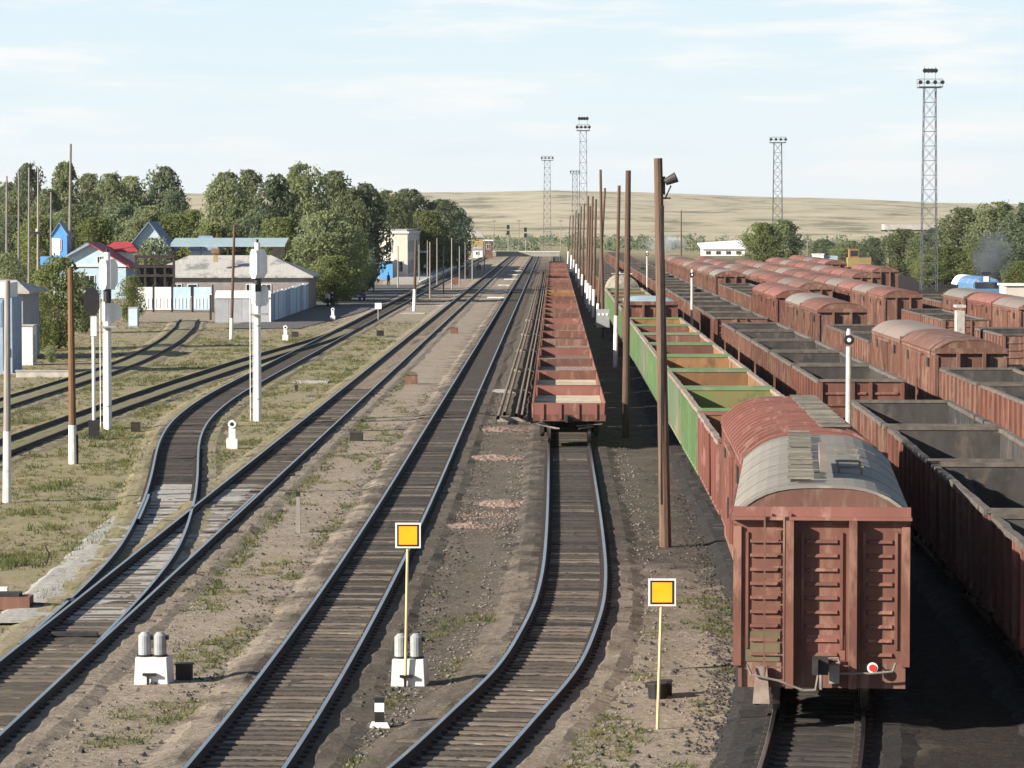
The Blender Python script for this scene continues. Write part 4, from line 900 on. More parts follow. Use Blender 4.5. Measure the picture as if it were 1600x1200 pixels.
# ------------------------------------------------------------------ buildings on the left
def wall_panel(t, name, m, *b): return MB().box(*b).build(name, m, t)
def window(t, x, y, z, w_, h_, frame=WHITEP, side=False):
    # opening in a wall facing -y (or +x when side): frame with recessed dark pane and bars
    f = MB(); 
    if not side:
        for a_ in ((x - w_ / 2 - .06, x - w_ / 2, z - .06, z + h_ + .06), (x + w_ / 2, x + w_ / 2 + .06, z - .06, z + h_ + .06), (x - w_ / 2, x + w_ / 2, z + h_, z + h_ + .06), (x - w_ / 2, x + w_ / 2, z - .06, z), (x - .025, x + .025, z, z + h_)): f.box(a_[0], a_[1], y - .07, y - .004, a_[2], a_[3])
        o = f.build('window', frame, t); MB().box(x - w_ / 2, x + w_ / 2, y - .03, y - .006, z, z + h_).build('pane', GLASS, o)
    else:
        for a_ in ((y - w_ / 2 - .06, y - w_ / 2, z - .06, z + h_ + .06), (y + w_ / 2, y + w_ / 2 + .06, z - .06, z + h_ + .06), (y - w_ / 2, y + w_ / 2, z + h_, z + h_ + .06), (y - w_ / 2, y + w_ / 2, z - .06, z)): f.box(x + .004, x + .07, a_[0], a_[1], a_[2], a_[3])
        o = f.build('window', frame, t); MB().box(x + .006, x + .03, y - w_ / 2, y + w_ / 2, z, z + h_).build('pane', GLASS, o)
def gabled(label, name, px0, px1, s_, wallz, apexz, depth, wm, rm, axis='y', over=.35, cat='house', gm=None, loczg=-.25):
    X0, Yv = AT(px0, s_); X1 = AT(px1, s_)[0]; W = X1 - X0; t = thing(name, label, cat, ((X0 + X1) / 2, Yv, loczg)); wz = wallz - loczg; az = apexz - loczg
    if axis == 'y':
        MB().prism([(-W / 2, 0), (W / 2, 0), (W / 2, wz), (0, az), (-W / 2, wz)], 0, depth).build('walls', wm, t)
        if gm: MB().prism([(-W / 2 + .02, wz), (W / 2 - .02, wz), (0, az - .02)], -.06, -.004).build('gable', gm, t)
        sl_ = (az - wz) / (W / 2)
        for s2 in (-1, 1):
            MB().hexa([(0, -over, az + .02), (s2 * (W / 2 + over), -over, wz - sl_ * over + .02), (s2 * (W / 2 + over), depth + over, wz - sl_ * over + .02), (0, depth + over, az + .02),
                       (0, -over, az + .16), (s2 * (W / 2 + over), -over, wz - sl_ * over + .16), (s2 * (W / 2 + over), depth + over, wz - sl_ * over + .16), (0, depth + over, az + .16)]).build('roof', rm, t)
    else:
        MB().box(-W / 2, W / 2, 0, depth, 0, wz).build('walls', wm, t)
        ins = min(W * .25, depth / 2)
        r = MB(); a_ = [(-W / 2 - over, -over, wz), (W / 2 + over, -over, wz), (W / 2 + over, depth + over, wz), (-W / 2 - over, depth + over, wz), (-W / 2 + ins, depth / 2, az), (W / 2 - ins, depth / 2, az)]
        n = len(r.v); r.v += a_ + [(x, y, z - .15) for x, y, z in a_[:4]]
        for f in ((0, 1, 5, 4), (1, 2, 5), (2, 3, 4, 5), (3, 0, 4), (6, 7, 1, 0), (7, 8, 2, 1), (8, 9, 3, 2), (9, 6, 0, 3), (9, 8, 7, 6)): r.f.append(f); r.m.append(0)
        r.build('roof', rm, t)
    return t, W, wz
# blue workshop at the left edge
t, W, wz = gabled('grey workshop with pale flat roof at the left edge', 'workshop', -60, 34, 24, 4.2, 4.9, 7, GREYW, SLATE, 'x', .5, 'workshop')
window(t, W / 2 - .7, 0, 2.2, .6, .8); window(t, W / 2 - 1.6, 0, 2.2, .5, .8)
X0, Yv = AT(-40, 26.5); X1 = AT(17, 26.5)[0]
t = thing('container_hut', 'blue metal hut with white top at the left edge', 'hut', (X1, Yv, -.25)); MB().box(X0 - X1, 0, 0, 3.6, 0, 4.5).build('walls', BLUEW, t); MB().box(X0 - X1, -.2, -.05, 3.4, 4.5, 5.4).build('upper_block', WHITE, t)
for x in (-1.15, -.55): MB().box(x - .02, x + .02, -.04, -.002, .2, 4.4).build('seam', SLATEB, t)
MB().box(-.35, -.1, -.03, -.002, 1.0, 1.5).build('vent', BLACK, t); MB().box(-.95, -.6, -.03, -.002, 2.8, 4.2).build('shutter', SLATEB, t); MB().box(X0 - X1, .25, -.4, .0, -.1, .05).build('step', CONC, t)
p = G(45, 571); t = thing('white_kiosk', 'narrow white rendered kiosk beside the blue metal hut', 'kiosk', (p.x, p.y, -.25)); MB().box(-.55, .25, 0, 1.6, 0, 2.45).build('walls', WHITE, t); MB().box(-.62, .32, -.06, 1.66, 2.45, 2.53).build('roof', CONC, t); MB().box(.251, .28, .4, 1.1, .2, 1.9).build('door', GREYP, t)
p = G(68, 590); t = thing('low_wall', 'low concrete plinth lying in front of the white kiosk', 'low wall', (p.x, p.y, -.25)); MB().box(-1.6, 1.6, 0, .5, 0, .35).build('plinth', CONC, t); MB().box(-1.65, 1.65, -.04, .54, .35, .42).build('coping', PALE, t)
# tower cabin, houses
t, W, wz = gabled('narrow blue tower cabin with pointed blue roof above the bushes', 'tower_cabin', 80, 104, 13.4, 7.2, 8.5, 3, BLUES, SLATEB, 'y', .15, 'tower'); window(t, -.3, 0, 5.6, 1.0, 1.2); MB().box(-W / 2 - 1.2, W / 2 + 1.4, -1, -.1, 3.9, 4.9).build('balcony', BLUES, t); MB().box(-W / 2 + .02, .1, -.05, -.003, 5.0, 7.0).build('white_panel', WHITE, t)
t, W, wz = gabled('pale blue gabled house with red metal roof', 'gabled_house', 82, 196, 13.5, 3.6, 6.1, 9, BLUEL, REDR, 'y', .5, 'house', gm=BLUEL)
MB().box(-W / 2 - .3, W / 2 + .3, -.2, -.07, 3.75, 3.95).build('fascia', WHITEP, t)
for x in (-2.2, 0, 2.2): window(t, x, 0, 1.2, 1.1, 1.5)
window(t, 1.2, -.06, 4.2, .5, .7); MB().hexa([(-W / 2 - .5, -.62, 3.85), (-W / 2 - .2, -.62, 3.85), (.1, -.62, 6.3), (-.2, -.62, 6.5), (-W / 2 - .5, -.52, 3.85), (-W / 2 - .2, -.52, 3.85), (.1, -.52, 6.3), (-.2, -.52, 6.5)]).build('barge_board', BLUEW, t)
t, W, wz = gabled('white annex wing with red roof right of the pale blue house', 'annex', 160, 211, 13.2, 5.3, 6.3, 6, WHITE, REDR, 'x', .3, 'house'); window(t, .6, 0, 1.5, .9, 1.4)
t, W, wz = gabled('far house with blue grey gable roof behind the red roof', 'far_house', 203, 262, 13.1, 5.8, 8.55, 8, BLUEL, SLATEB, 'y', .5, 'house'); window(t, 0, 0, 3.2, 1, 1.3)
t, W, wz = gabled('small house with blue roof in front of the trees', 'small_house', 298, 338, 13.0, 5.4, 7.0, 5, BLUEL, SLATEB, 'x', .3, 'house')
# dark timber rack with tangled scrap
X, Yv = AT(212, 15.5); t = thing('timber_rack', 'dark derelict timber rack left of the grey roofed garage', 'rack', (X, Yv, -.25))
for i, x in enumerate((0, .9, 1.9, 2.9, 3.8)): MB().box(x - .12, x + .12, 0, .25, 0, 5.6 if i in (0, 4) else 5.2).build('upright', DARKF, t)
for z in (3.4, 4.3, 5.3): MB().box(-.1, 3.9, -.05, .3, z, z + .25).build('rail', DARKF, t)
MB().box(.1, 3.7, .5, .6, .3, 4.6).build('back_boards', BLACK, t)
for i in range(6): MB().bar((.3 + i * .55, .4, 1.6), (.9 + i * .5, .5, 3.6 + rnd.random()), .12).build('scrap_bar', DARKF, t)
# garage with big asbestos roof
X0, Yv = AT(268, 15.2); X1 = AT(482, 15.2)[0]
t, W, wz = gabled('long low garage with big grey asbestos roof', 'garage', 222, 482, 15.2, 3.1, 5.2, 11, WALLM, SLATE, 'x', .5, 'garage')
for x in (-5, -3.4, 2.6, 4.2): window(t, x, 0, 1.3, .9, 1.2)
MB().box(-W / 2 + 7.2, -W / 2 + 7.6, 1, 1.4, 4.8, 6.0).build('chimney', YELW, t); MB().box(-W / 2 + 7.0, -W / 2 + 7.8, .8, 1.6, 5.7, 6.2).build('chimney_cap', RUST, t)
# long teal canopy behind
X0, Yv = AT(266, 14.2); X1 = AT(446, 14.2)[0]; t = thing('teal_canopy', 'long pale teal canopy roof behind the grey roofed garage', 'canopy', ((X0 + X1) / 2, Yv - .5, -.25)); W = X1 - X0
MB().hexa([(-W / 2, 0, 6.2), (W / 2, 0, 6.2), (W / 2, 5, 6.9), (-W / 2, 5, 6.9), (-W / 2, 0, 6.45), (W / 2, 0, 6.45), (W / 2, 5, 7.15), (-W / 2, 5, 7.15)]).build('roof', TEAL, t)
for x in (-6, -3, 0, 3, 6): MB().box(x - .1, x + .1, .2, .4, 0, 6.2).build('post', DARKF, t)
MB().box(W / 2 - 1.4, W / 2, -.2, 1.2, 4.9, 6.19).build('hopper', DARKF, t)
# gates and yard walls
p = G(298, 488); t = thing('blue_gate', 'pale blue double gate with white bars before the garage', 'gate', (p.x, p.y, -.25))
for x0, m_ in ((-5.5, WHITE), (-3.6, WHITE), (-1.75, BLUEL), (.3, BLUEL)):
    q = MB().box(x0, x0 + 1.75, 0, .06, .25, 2.5).build('gate_leaf', m_, t)
    for i in range(5): MB().box(x0 + .12 + i * .36, x0 + .2 + i * .36, -.04, -.002, .4, 1.4).build('bar', WHITEP, q)
for x in (-3.7, -1.85, .18, 2.2): MB().box(x - .08, x + .08, -.03, .12, 0, 2.75).build('gate_post', BLACK, t)
for px in (329, 211): pp = G(px, 500); tt = thing('gate_pillar', 'rusty gate pillar %s the blue gate' % ('right of' if px > 300 else 'left of'), 'pillar', (pp.x, pp.y, -.25)); MB().box(-.09, .09, 0, .18, 0, 2.3).build('shaft', DARKF, tt); MB().box(-.11, .11, -.02, .2, 2.3, 2.4).build('cap', WHITE, tt)
pa, pb = G(336, 504), G(421, 504); t = thing('yard_wall', 'grey concrete yard wall with white coping behind the dark pole', 'wall', (pa.x, pa.y, -.25)); n = 4; w_ = (pb.x - pa.x) / n
for i in range(n): MB().box(i * w_ + .01, (i + 1) * w_ - .01, 0, .2, 0, 2.15).build('panel', GREYW, t)
MB().hexa([(0, -.08, 2.16), (pb.x - pa.x, -.08, 2.16), (pb.x - pa.x, .9, 2.75), (0, .9, 2.75), (0, -.08, 2.24), (pb.x - pa.x, -.08, 2.24), (pb.x - pa.x, .9, 2.83), (0, .9, 2.83)]).build('coping', WHITE, t)
pc = Vector((pb.x + .3, pb.y + 52, 0)); t = thing('blue_fence', 'pale blue panel fence running back from the grey wall', 'fence', (pb.x + .05, pb.y, -.25)); n = 12
for i in range(n):
    y0 = i * 52 / n; m = MB().box(-.04, .04, y0 + .06, y0 + 52 / n - .06, .05, 2.55 + .04 * (i % 3)).build('panel', BLUEL if i % 4 else BLUEW, t); MB().box(-.07, .08, y0 - .06, y0 + .06, 0, 2.75).build('post', GREYW if i % 3 else WHITE, t)
p = G(208, 512); t = thing('grey_cabinet', 'tall pale grey cabinet beside the shaded bushes', 'cabinet', (p.x, p.y, -.25)); MB().box(-.42, .42, 0, .7, 0, 1.75).build('body', GREYP, t); MB().box(-.36, .36, -.03, -.002, .15, 1.6).build('door', BLUEL, t)

# station, platform and its lamps
t = thing('station_building', 'beige two storey station building behind the platform lamps', 'station', (-25, 515, -.25))
MB().box(-2.3, 2.4, 0, 140, 0, 7.1).build('walls', BEIGE, t); MB().box(-2.5, 2.6, -.2, 140.2, 7.1, 7.4).build('cornice', WHITE, t); MB().box(-2.2, 2.3, .2, 139.8, 7.4, 7.7).build('roof', SLATE, t)
for z in (4.2, 1.2): window(t, -.5, 0, z, .9, 1.6)
window(t, 1.2, 0, 1.2, .9, 1.6)
for i in range(18): window(t, 2.4, 4 + i * 7.5, 4.2, 1.6, 1.7, BLUEW, True); window(t, 2.4, 4 + i * 7.5, .9, 1.6, 1.9, BLUEW, True)
MB().box(-2.0, .4, -2.2, -.1, 2.9, 3.15).build('awning', WHITEP, t); MB().box(-1.9, .2, -2, -.2, .0, 2.4).build('kiosk', BLUES, t)
t = thing('platform', 'low concrete station platform with pale edge', 'platform', (-21.2, 470, -.25)); MB().box(-3, 2.1, 0, 300, 0, .42).build('deck', CONC, t); MB().box(2.1, 2.35, -.1, 300, -.05, .47).build('edge', WHITE, t); MB().box(-3, 2.1, -.25, -.01, 0, .44).build('end_face', PALE, t)
tt = thing('station_canopy', 'dark platform canopy on posts along the station', 'canopy', (-21.8, 540, .2)); MB().box(-.9, .8, 0, 150, 3.4, 3.6).build('roof', GREYP, tt)
for i in range(14): MB().box(.4, .6, i * 11, i * 11 + .25, 0, 3.4).build('post', DARKF, tt)
for i, (px, b, tp) in enumerate(((672, 466, 378), (693, 459, 385), (718, 447, 385), (738, 437, 374), (748, 430, 385), (757, 424, 372), (706, 452, 372), (683, 446, 372), (668, 440, 376), (655, 442, 382), (622, 450, 384), (727, 436, 380))):
    pole(px, b, tp, .1, 0, 'slim grey platform lamp post, %s of the platform row' % ORD[i].replace('nearest', 'first'), m=POLEG, name='lamp_post', group='platform lamp posts', cat='lamp post')
for i, (px, b, tp, lx) in enumerate(((493, 458, 398, .8), (565, 455, 388, .6), (584, 457, 380, 1.2))):
    t_, h, d = pole(px, b, tp, .12, 0, ('grey lamp post with pale lamp before the thick bushes', 'grey post at the edge of the dark bushes', 'grey post left of the beige station building')[i], m=POLEG, name='lamp_post', group='forecourt lamp posts', cat='lamp post')
    MB().bar((0, 0, h), (lx * .6, 0, h + .3), .06).build('arm', GREYP, t_); MB().tube((lx * .5, 0, h + .25), (lx * 1.2, 0, h + .7), .12, .2, 8).build('lamp', WHITEP, t_)
# red board markers along the branch
for i, (px, py) in enumerate(((712, 446), (728, 432), (748, 423))):
    t = thing('red_board', 'small dark red board by the platform track, %s of three' % ('nearest', 'middle', 'farthest')[i], 'marker board', at_ground(px, py), 0, 'dark red boards'); MB().box(-.4, .4, 0, .1, .1, 1.1).build('board', RED2, t); MB().box(-.05, .05, .1, .2, 0, .9).build('post', STEEL, t)
for i, (px, py) in enumerate(((775, 466), (785, 455), (790, 446), (798, 437), (803, 430), (806, 424))):
    p = at_ground(px, py); t = thing('concrete_slab', 'white crossing slab between main and dark track, %s from camera' % ORD[i].replace('nearest', 'first'), 'slab', (p[0], p[1], p[2]), 0, 'white crossing slabs'); MB().box(-1, 1, -1.6, 1.6, 0, .1).build('slab', WHITE, t); MB().box(-.9, .9, -1.75, -1.61, 0, .05).build('edge', CONC, t)
# far end of the line
t, W, wz = gabled('yellow house with pale walls beyond the station', 'yellow_house', 733, 755, 6.2, 4.6, 6.3, 8, YELW, SLATE, 'x', .3, 'house'); window(t, 0, 0, 1, .9, 1.4)
t, W, wz = gabled('small white hut beyond the platform lamps', 'white_hut', 738, 754, 6.4, 1.9, 2.5, 4, WHITE, SLATE, 'x', .2, 'hut'); window(t, 0, 0, .8, .8, .7)
X, Yv = AT(763, 6.5); t = thing('dark_hut', 'dark red cabin with white roof left of the line end', 'hut', (X, Yv, -.25)); MB().box(-1, 1, 0, 3, 0, 4.2).build('walls', RED2, t); MB().box(-1.2, 1.2, -.2, 3.2, 4.2, 4.5).build('roof', WHITE, t); window(t, 0, 0, 2.3, .8, 1.1)
X, Yv = AT(733, 6); t = thing('white_chimney', 'white square chimney above the dark tree end', 'chimney', (X, Yv, -.25)); MB().box(-.6, .6, 0, 1.2, 0, 7.4).build('stack', WHITE, t); MB().box(-.7, .7, -.1, 1.3, 7.4, 7.7).build('cap', CONC, t)
for i, (px, tp) in enumerate(((794, 352), (821, 356))):
    X, Yv = AT(px, 5.6); t = thing('far_signal', 'far signal mast with two dark lamp heads, %s' % ('left one' if i == 0 else 'right one'), 'signal', (X, Yv, -.25), 0, 'far signals'); hh = CAMH - (tp - 345) / 5.6 + .25
    MB().tube((0, 0, 0), (0, 0, hh), .1, n=6).build('mast', GREYP, t)
    for z in (hh - 1, hh - 2.6): MB().box(-.4, .4, -.2, .1, z - .1, z + 1.1).build('lamp_head', BLACK, t)
for i, px in enumerate((772, 811, 876)):
    X, Yv = AT(px, 5); t = thing('far_pole', 'thin far pole against the dry hill, %s from the left' % ('first', 'second', 'third')[i], 'pole', (X, Yv, -.25), 0, 'far poles'); MB().tube((0, 0, 0), (0, 0, 9.5), .14, .1, 6).build('shaft', POLEG, t); MB().box(-.7, .7, -.05, .05, 8.9, 9.05).build('crossarm', DARKF, t)
t = thing('footbridge_wall', 'low pale wall across the far end of the tracks', 'wall', (-7, 850, -.25)); MB().box(-9, 8.5, 0, .6, 0, 1.1).build('wall', PALE, t); MB().box(-9.1, 8.6, -.1, .7, 1.1, 1.25).build('coping', WHITE, t)

# buildings and machines far right
X0, Yv = AT(1098, 5.6); X1 = AT(1163, 5.6)[0]; t = thing('white_warehouse', 'long white roofed warehouse behind the far wagons', 'warehouse', (X0, Yv, -1)); W = X1 - X0
MB().box(0, W, 0, 14, 0, 1.9).build('walls', WHITE, t); MB().hexa([(-.5, -.5, 1.9), (W + .5, -.5, 1.9), (W + .5, 26, 4.0), (-.5, 26, 3.2), (-.5, -.5, 2.15), (W + .5, -.5, 2.15), (W + .5, 26, 4.3), (-.5, 26, 3.5)]).build('roof', WHITEP, t)
for i in range(4): window(t, 1.5 + i * 2.8, 0, .5, 1.2, .8, POLEG)
X0, Yv = AT(1381, 8.2); X1 = AT(1497, 8.2)[0]; W = X1 - X0; t = thing('raised_canopy', 'long pale raised canopy behind the tallest tower', 'canopy', (X0, Yv, -1.1)); MB().box(0, W, 0, 6, 8.2, 9.2).build('roof', CONC, t); MB().box(-.1, W + .1, -.1, 6.1, 7.9, 8.19).build('fascia', DARKF, t)
for x in (.5, W - .5): MB().box(x - .2, x + .2, .1, .5, 0, 7.9).build('post', CONC, t)
for i, (px, s_, w_) in enumerate(((1240, 8.0, 3.4), (1342, 8.3, 4.4))):
    X, Yv = AT(px, s_); t = thing('yellow_machine', ('small yellow works vehicle under the round green tree', 'long orange yellow works vehicle behind the far boxcars')[i], 'works vehicle', (X, Yv, -1.1), 0, 'yellow works vehicles')
    MB().box(-w_ / 2, w_ / 2, 0, 3, 1.2, 3.0).build('body', YELW, t); MB().box(-w_ / 2 + .3, -w_ / 2 + 2, .1, 2.9, 3.0, 4.6).build('cab', RUST if i else YELW, t); MB().box(-w_ / 2 + .5, -w_ / 2 + 1.8, .05, .098, 3.3, 4.3).build('windscreen', GLASS, t)
    for x in (-w_ / 2 + .8, w_ / 2 - .8): MB().tube((x, 0, .6), (x, .4, .6), .6, n=14).build('wheel', BLACK, t)
    MB().bar((0, 1, 3), (w_ / 2 - .3, 1, 3.9), .14).build('jib', YELW, t)
X, Yv = AT(1278, 8.4); t = thing('white_cabin', 'small white cabin between the yellow works vehicles', 'cabin', (X, Yv, -1.1)); MB().box(-1.0, 1.0, 0, 2, 0, 3.6).build('walls', WHITEP, t); MB().box(-1.1, 1.1, -.1, 2.1, 3.6, 3.8).build('roof', WHITE, t); MB().box(1.05, 3.6, .5, 2, 0, 3.4).build('lean_to', TEAL, t)
X, Yv = AT(1540, 14.5); t = thing('blue_locomotive', 'blue locomotive with white stripe and rounded roof under the smoke', 'locomotive', (X, Yv, -.95))
pr = [(-1.5, 1.0), (1.5, 1.0), (1.5, 3.2), (1.2, 3.75), (.5, 4.0), (-.5, 4.0), (-1.2, 3.75), (-1.5, 3.2)]
MB().prism(pr, 0, 14).build('body', BLUEW2, t); MB().box(-1.3, 1.3, -.03, -.002, 2.7, 3.4).build('windscreen', GLASS, t); MB().box(-1.52, 1.52, -.05, -.003, 1.5, 1.9).build('stripe', WHITEP, t); MB().box(-.5, .5, .2, 2, 4.25, 4.6).build('exhaust', BLACK, t); MB().box(-.35, .25, -.06, -.035, 3.5, 4.1).build('headlight_panel', WHITEP, t)
MB().box(-1.52, 1.52, .0, 14, .6, 1.0).build('underframe', BOGIE, t); bogies(t, 0, False); t.scale = (.95, .95, .92)
X, Yv = AT(1505, 14.2); t = thing('arched_shelter', 'small shelter with white arched roof beside the blue locomotive', 'shelter', (X + 1.2, Yv + 6, -.95)); a_ = arc(2.6, 2.7, 3.7, 12); MB().prism(a_ + [(x * .95, z - .1) for x, z in reversed(a_)], 0, 5).build('roof', WHITEP, t)
for x in (-1.15, 1.15): MB().box(x - .08, x + .08, .1, .3, 0, 2.72).build('post', STEEL, t)
X, Yv = AT(1588, 14.8); t = thing('cream_shed', 'cream shed at the right edge beside the blue locomotive', 'shed', (X + .4, Yv, -.95)); MB().box(-1.6, 2.4, 0, 5, 0, 2.9).build('walls', BEIGE, t); MB().box(-1.8, 2.6, -.2, 5.2, 2.9, 3.1).build('roof', WHITE, t)
X, Yv = AT(1508, 25.5); t = thing('white_hut', 'slim pale lineside hut left of the big boxcars at right', 'hut', (X - .3, Yv, -1.1)); MB().box(-.24, .24, 0, 1.2, 0, 4.4).build('walls', CONC, t); MB().box(-.3, .3, -.1, 1.3, 4.6, 4.75).build('roof', CONC, t)
for i, (px, s_, tp) in enumerate(((1064, 9, 328), (1387, 8.6, 360), (1261, 8.6, 375))):
    X, Yv = AT(px, s_); zt = CAMH - (tp - 345) / s_; t = thing('yard_post', ('dark post against the hill between signals', 'white post under the raised canopy', 'pale post beside the small yellow works vehicle')[i], 'post', (X, Yv, -.9)); MB().tube((0, 0, 0), (0, 0, zt + .9), .14, .1, 8).build('shaft', POLEW if i == 0 else POLEG, t); MB().box(-.3, .3, -.1, .1, zt + .75, zt + .9).build('cap', GREYP, t)

# ------------------------------------------------------------------ people and a car near the station
def skin_mesh(name, V, E, rad, root=0):
    me = bpy.data.meshes.new(name); me.from_pydata(V, E, []); o = bpy.data.objects.new(name, me); C.objects.link(o)
    md = o.modifiers.new('s', 'SKIN'); sv = me.skin_vertices[0].data
    for i, r in enumerate(rad): sv[i].radius = (r, r * .85); sv[i].use_root = (i == root)
    o.modifiers.new('u', 'SUBSURF').levels = 1
    dg = bpy.context.evaluated_depsgraph_get(); m2 = bpy.data.meshes.new_from_object(o.evaluated_get(dg)); m2.name = name
    bpy.data.objects.remove(o); return m2
V = [(0, 0, .95), (0, 0, 1.2), (0, 0, 1.42), (0, 0, 1.53), (0, -.01, 1.64), (0, 0, 1.74), (.1, 0, .9), (.11, -.05, .5), (.12, 0, .08), (.12, -.14, .03), (-.1, 0, .9), (-.1, .06, .5), (-.1, .1, .08), (-.1, -.03, .03), (.19, 0, 1.4), (.25, .02, 1.13), (.25, -.1, .9), (.25, -.13, .8), (-.19, 0, 1.4), (-.25, 0, 1.13), (-.26, -.06, .9), (-.26, -.08, .8)]
E = [(0, 1), (1, 2), (2, 3), (3, 4), (4, 5), (0, 6), (6, 7), (7, 8), (8, 9), (0, 10), (10, 11), (11, 12), (12, 13), (2, 14), (14, 15), (15, 16), (16, 17), (2, 18), (18, 19), (19, 20), (20, 21)]
RD = [.14, .13, .14, .06, .1, .07, .085, .065, .045, .04, .085, .065, .045, .04, .06, .048, .038, .035, .06, .048, .038, .035]
PB = skin_mesh('body', V, E, RD); PB.materials.append(SKIN)
jv = [0, 1, 2, 14, 15, 16, 18, 19, 20]; PJ = skin_mesh('jacket', [V[i] for i in jv], [(0, 1), (1, 2), (2, 3), (3, 4), (4, 5), (2, 6), (6, 7), (7, 8)], [RD[i] + .025 for i in jv])
tv = [0, 6, 7, 8, 10, 11, 12]; PT = skin_mesh('trousers', [V[i] for i in tv], [(0, 1), (1, 2), (2, 3), (0, 4), (4, 5), (5, 6)], [RD[i] + .025 for i in tv])
PH = MB().tube((0, .02, 1.68), (0, .01, 1.77), .115, .07, 10).mesh('hair', HAIR)
cl = {}
def person(px, py, jm, tm, label, rz=0, z=None):
    p = G(px, py); t = thing('person', label, 'person', (p.x, p.y, -.2 if z is None else z), rz, 'people near the station'); link('body', PB, t)
    for nm_, me, m_ in (('jacket', PJ, jm), ('trousers', PT, tm)):
        k = (nm_, m_.name)
        if k not in cl: q = me.copy(); q.materials.clear(); q.materials.append(m_); cl[k] = q
        link(nm_, cl[k], t)
    link('hair', PH, t); return t
person(519, 480, CLOTHD, CLOTHD, 'person in dark clothes standing by the bushes near the path', .4)
person(512, 482, CLOTHW, CLOTHD, 'person in a white top and dark trousers beside the bushes', -.6)
person(524, 474, CLOTHD, CLOTHB, 'person in dark jacket and blue trousers further along the path', 2)
person(607, 452, CLOTHB, CLOTHD, 'person in blue by the platform end', 1, .2); person(664, 432, CLOTHW, CLOTHD, 'person in white on the platform left of the lamps', 1, .2)
person(684, 428, CLOTHR, CLOTHD, 'person in red on the platform among the lamps', .3, .2); person(714, 420, CLOTHW, CLOTHB, 'person in white and blue at the far platform', 2, .2); person(699, 424, CLOTHD, CLOTHD, 'person in black at the middle of the platform', 2, .2)
p = G(560, 470); t = thing('parked_car', 'dark blue car parked in the shade of the trees', 'car', (p.x, p.y, -.19), .25)
MB().prism([(-.85, .28), (.85, .28), (.88, .7), (.82, .92), (-.82, .92), (-.88, .7)], 0, 4.1).build('body', CARB, t); MB().hexa([(-.8, .5, .92), (.8, .5, .92), (.8, 3.0, .92), (-.8, 3.0, .92), (-.6, .95, 1.42), (.6, .95, 1.42), (.6, 2.4, 1.42), (-.6, 2.4, 1.42)]).build('cabin', GLASS, t); MB().box(-.6, .6, .95, 2.4, 1.42, 1.46).build('car_roof', CARB, t)
for x in (-.8, .8):
    for y in (.75, 3.3): MB().tube((x - .09, y, .3), (x + .09, y, .3), .3, n=14).build('wheel', BLACK, t)
for x in (-.65, .65): MB().box(x - .15, x + .15, -.03, -.002, .62, .78).build('tail_lamp', REDL, t)
MB().box(-.25, .25, -.03, -.002, .45, .57).build('number_plate', WHITEP, t)

# ------------------------------------------------------------------ trees
def tree_meshes(seed, nleaf=9000, H=10., W=7., lm=LEAF, size=.2, trunk=.25, low=.1, clumps=40, tall=False):
    r = random.Random(seed); tr = MB(); tr.tube((0, 0, -.4), (.1, 0, H * .34), trunk, trunk * .7, 8)
    cl_ = []
    for i in range(clumps):
        u = i / (clumps - 1); z = H * (low + (.93 - low) * (u ** .85)); env = math.sin(math.pi * min(1, max(.06, (z / H - low * .55) / (1.04 - low * .55)))) ** .55
        a_ = i * 2.4 + r.uniform(-.5, .5); q = W / 2 * env * r.uniform(.3, .86) * (1 if i % 3 else .45)
        cl_.append((math.cos(a_) * q, math.sin(a_) * q, z, r.uniform(.7, 1.5) * W / 7 * (.75 if z > H * .8 else 1)))
    base = Vector((.1, 0, H * .3))
    for x, y, z, rr in cl_:
        m_ = Vector((x * .45, y * .45, max(H * .25, z * .72))); tr.tube(base, m_, trunk * .38, trunk * .22, 5); tr.tube(m_, (x, y, z), trunk * .22, trunk * .06, 5)
    L_ = MB(); per = nleaf // clumps
    off = seed * 13.7
    def leaf_at(c, d, s_):
        n_ = (d * .3 + Vector((-.35, -.15, .3)) + Vector((r.gauss(0, .7), r.gauss(0, .7), r.gauss(0, .7)))).normalized()
        u = n_.orthogonal().normalized(); u = (Matrix.Rotation(r.uniform(0, 6.28), 3, n_) @ u); v = n_.cross(u)
        L_.face([c - u * s_, c - v * s_ * .55, c + u * s_, c + v * s_ * .55])
    for x, y, z, rr in cl_:
        for k in range(per // 2):
            d = Vector((r.gauss(0, 1), r.gauss(0, 1), r.gauss(0, 1))).normalized(); q = rr * (r.random() ** .4) * (1 + .5 * noise.noise((d.x * 2 + x, d.y * 2 + y, d.z * 2 + off)) + .35 * r.random() ** 3)
            leaf_at(Vector((x, y, z)) + Vector((d.x * q, d.y * q, d.z * q * .85)), d, size * r.uniform(.5, 1.2))
    n_f = 0; tr_ = 0
    while n_f < nleaf // 2 and tr_ < nleaf * 6:
        # filling leaves: whole crown volume, denser near its surface, broken by noise into masses and gaps
        tr_ += 1; z = H * r.uniform(low * .5, 1.0); e = math.sin(math.pi * min(1, max(.04, (z / H - low * .4) / (1.02 - low * .4)))) ** .5
        a_ = r.uniform(0, 6.28); lobes = 1 + .28 * noise.noise((math.cos(a_) * 1.6, math.sin(a_) * 1.6, z * .42 + off)) * 2
        q = W / 2 * e * lobes * (r.random() ** .3) * .92; c = Vector((math.cos(a_) * q, math.sin(a_) * q, z))
        if noise.noise((c.x * .55, c.y * .55, c.z * .55 + off)) + .5 * noise.noise((c.x * 1.5, c.y * 1.5, c.z * 1.5 + off)) < -.12: continue
        leaf_at(c, (c - Vector((0, 0, H * .5))).normalized(), size * r.uniform(.5, 1.2)); n_f += 1
    return tr.mesh('trunk', BARK), L_.mesh('crown', lm)
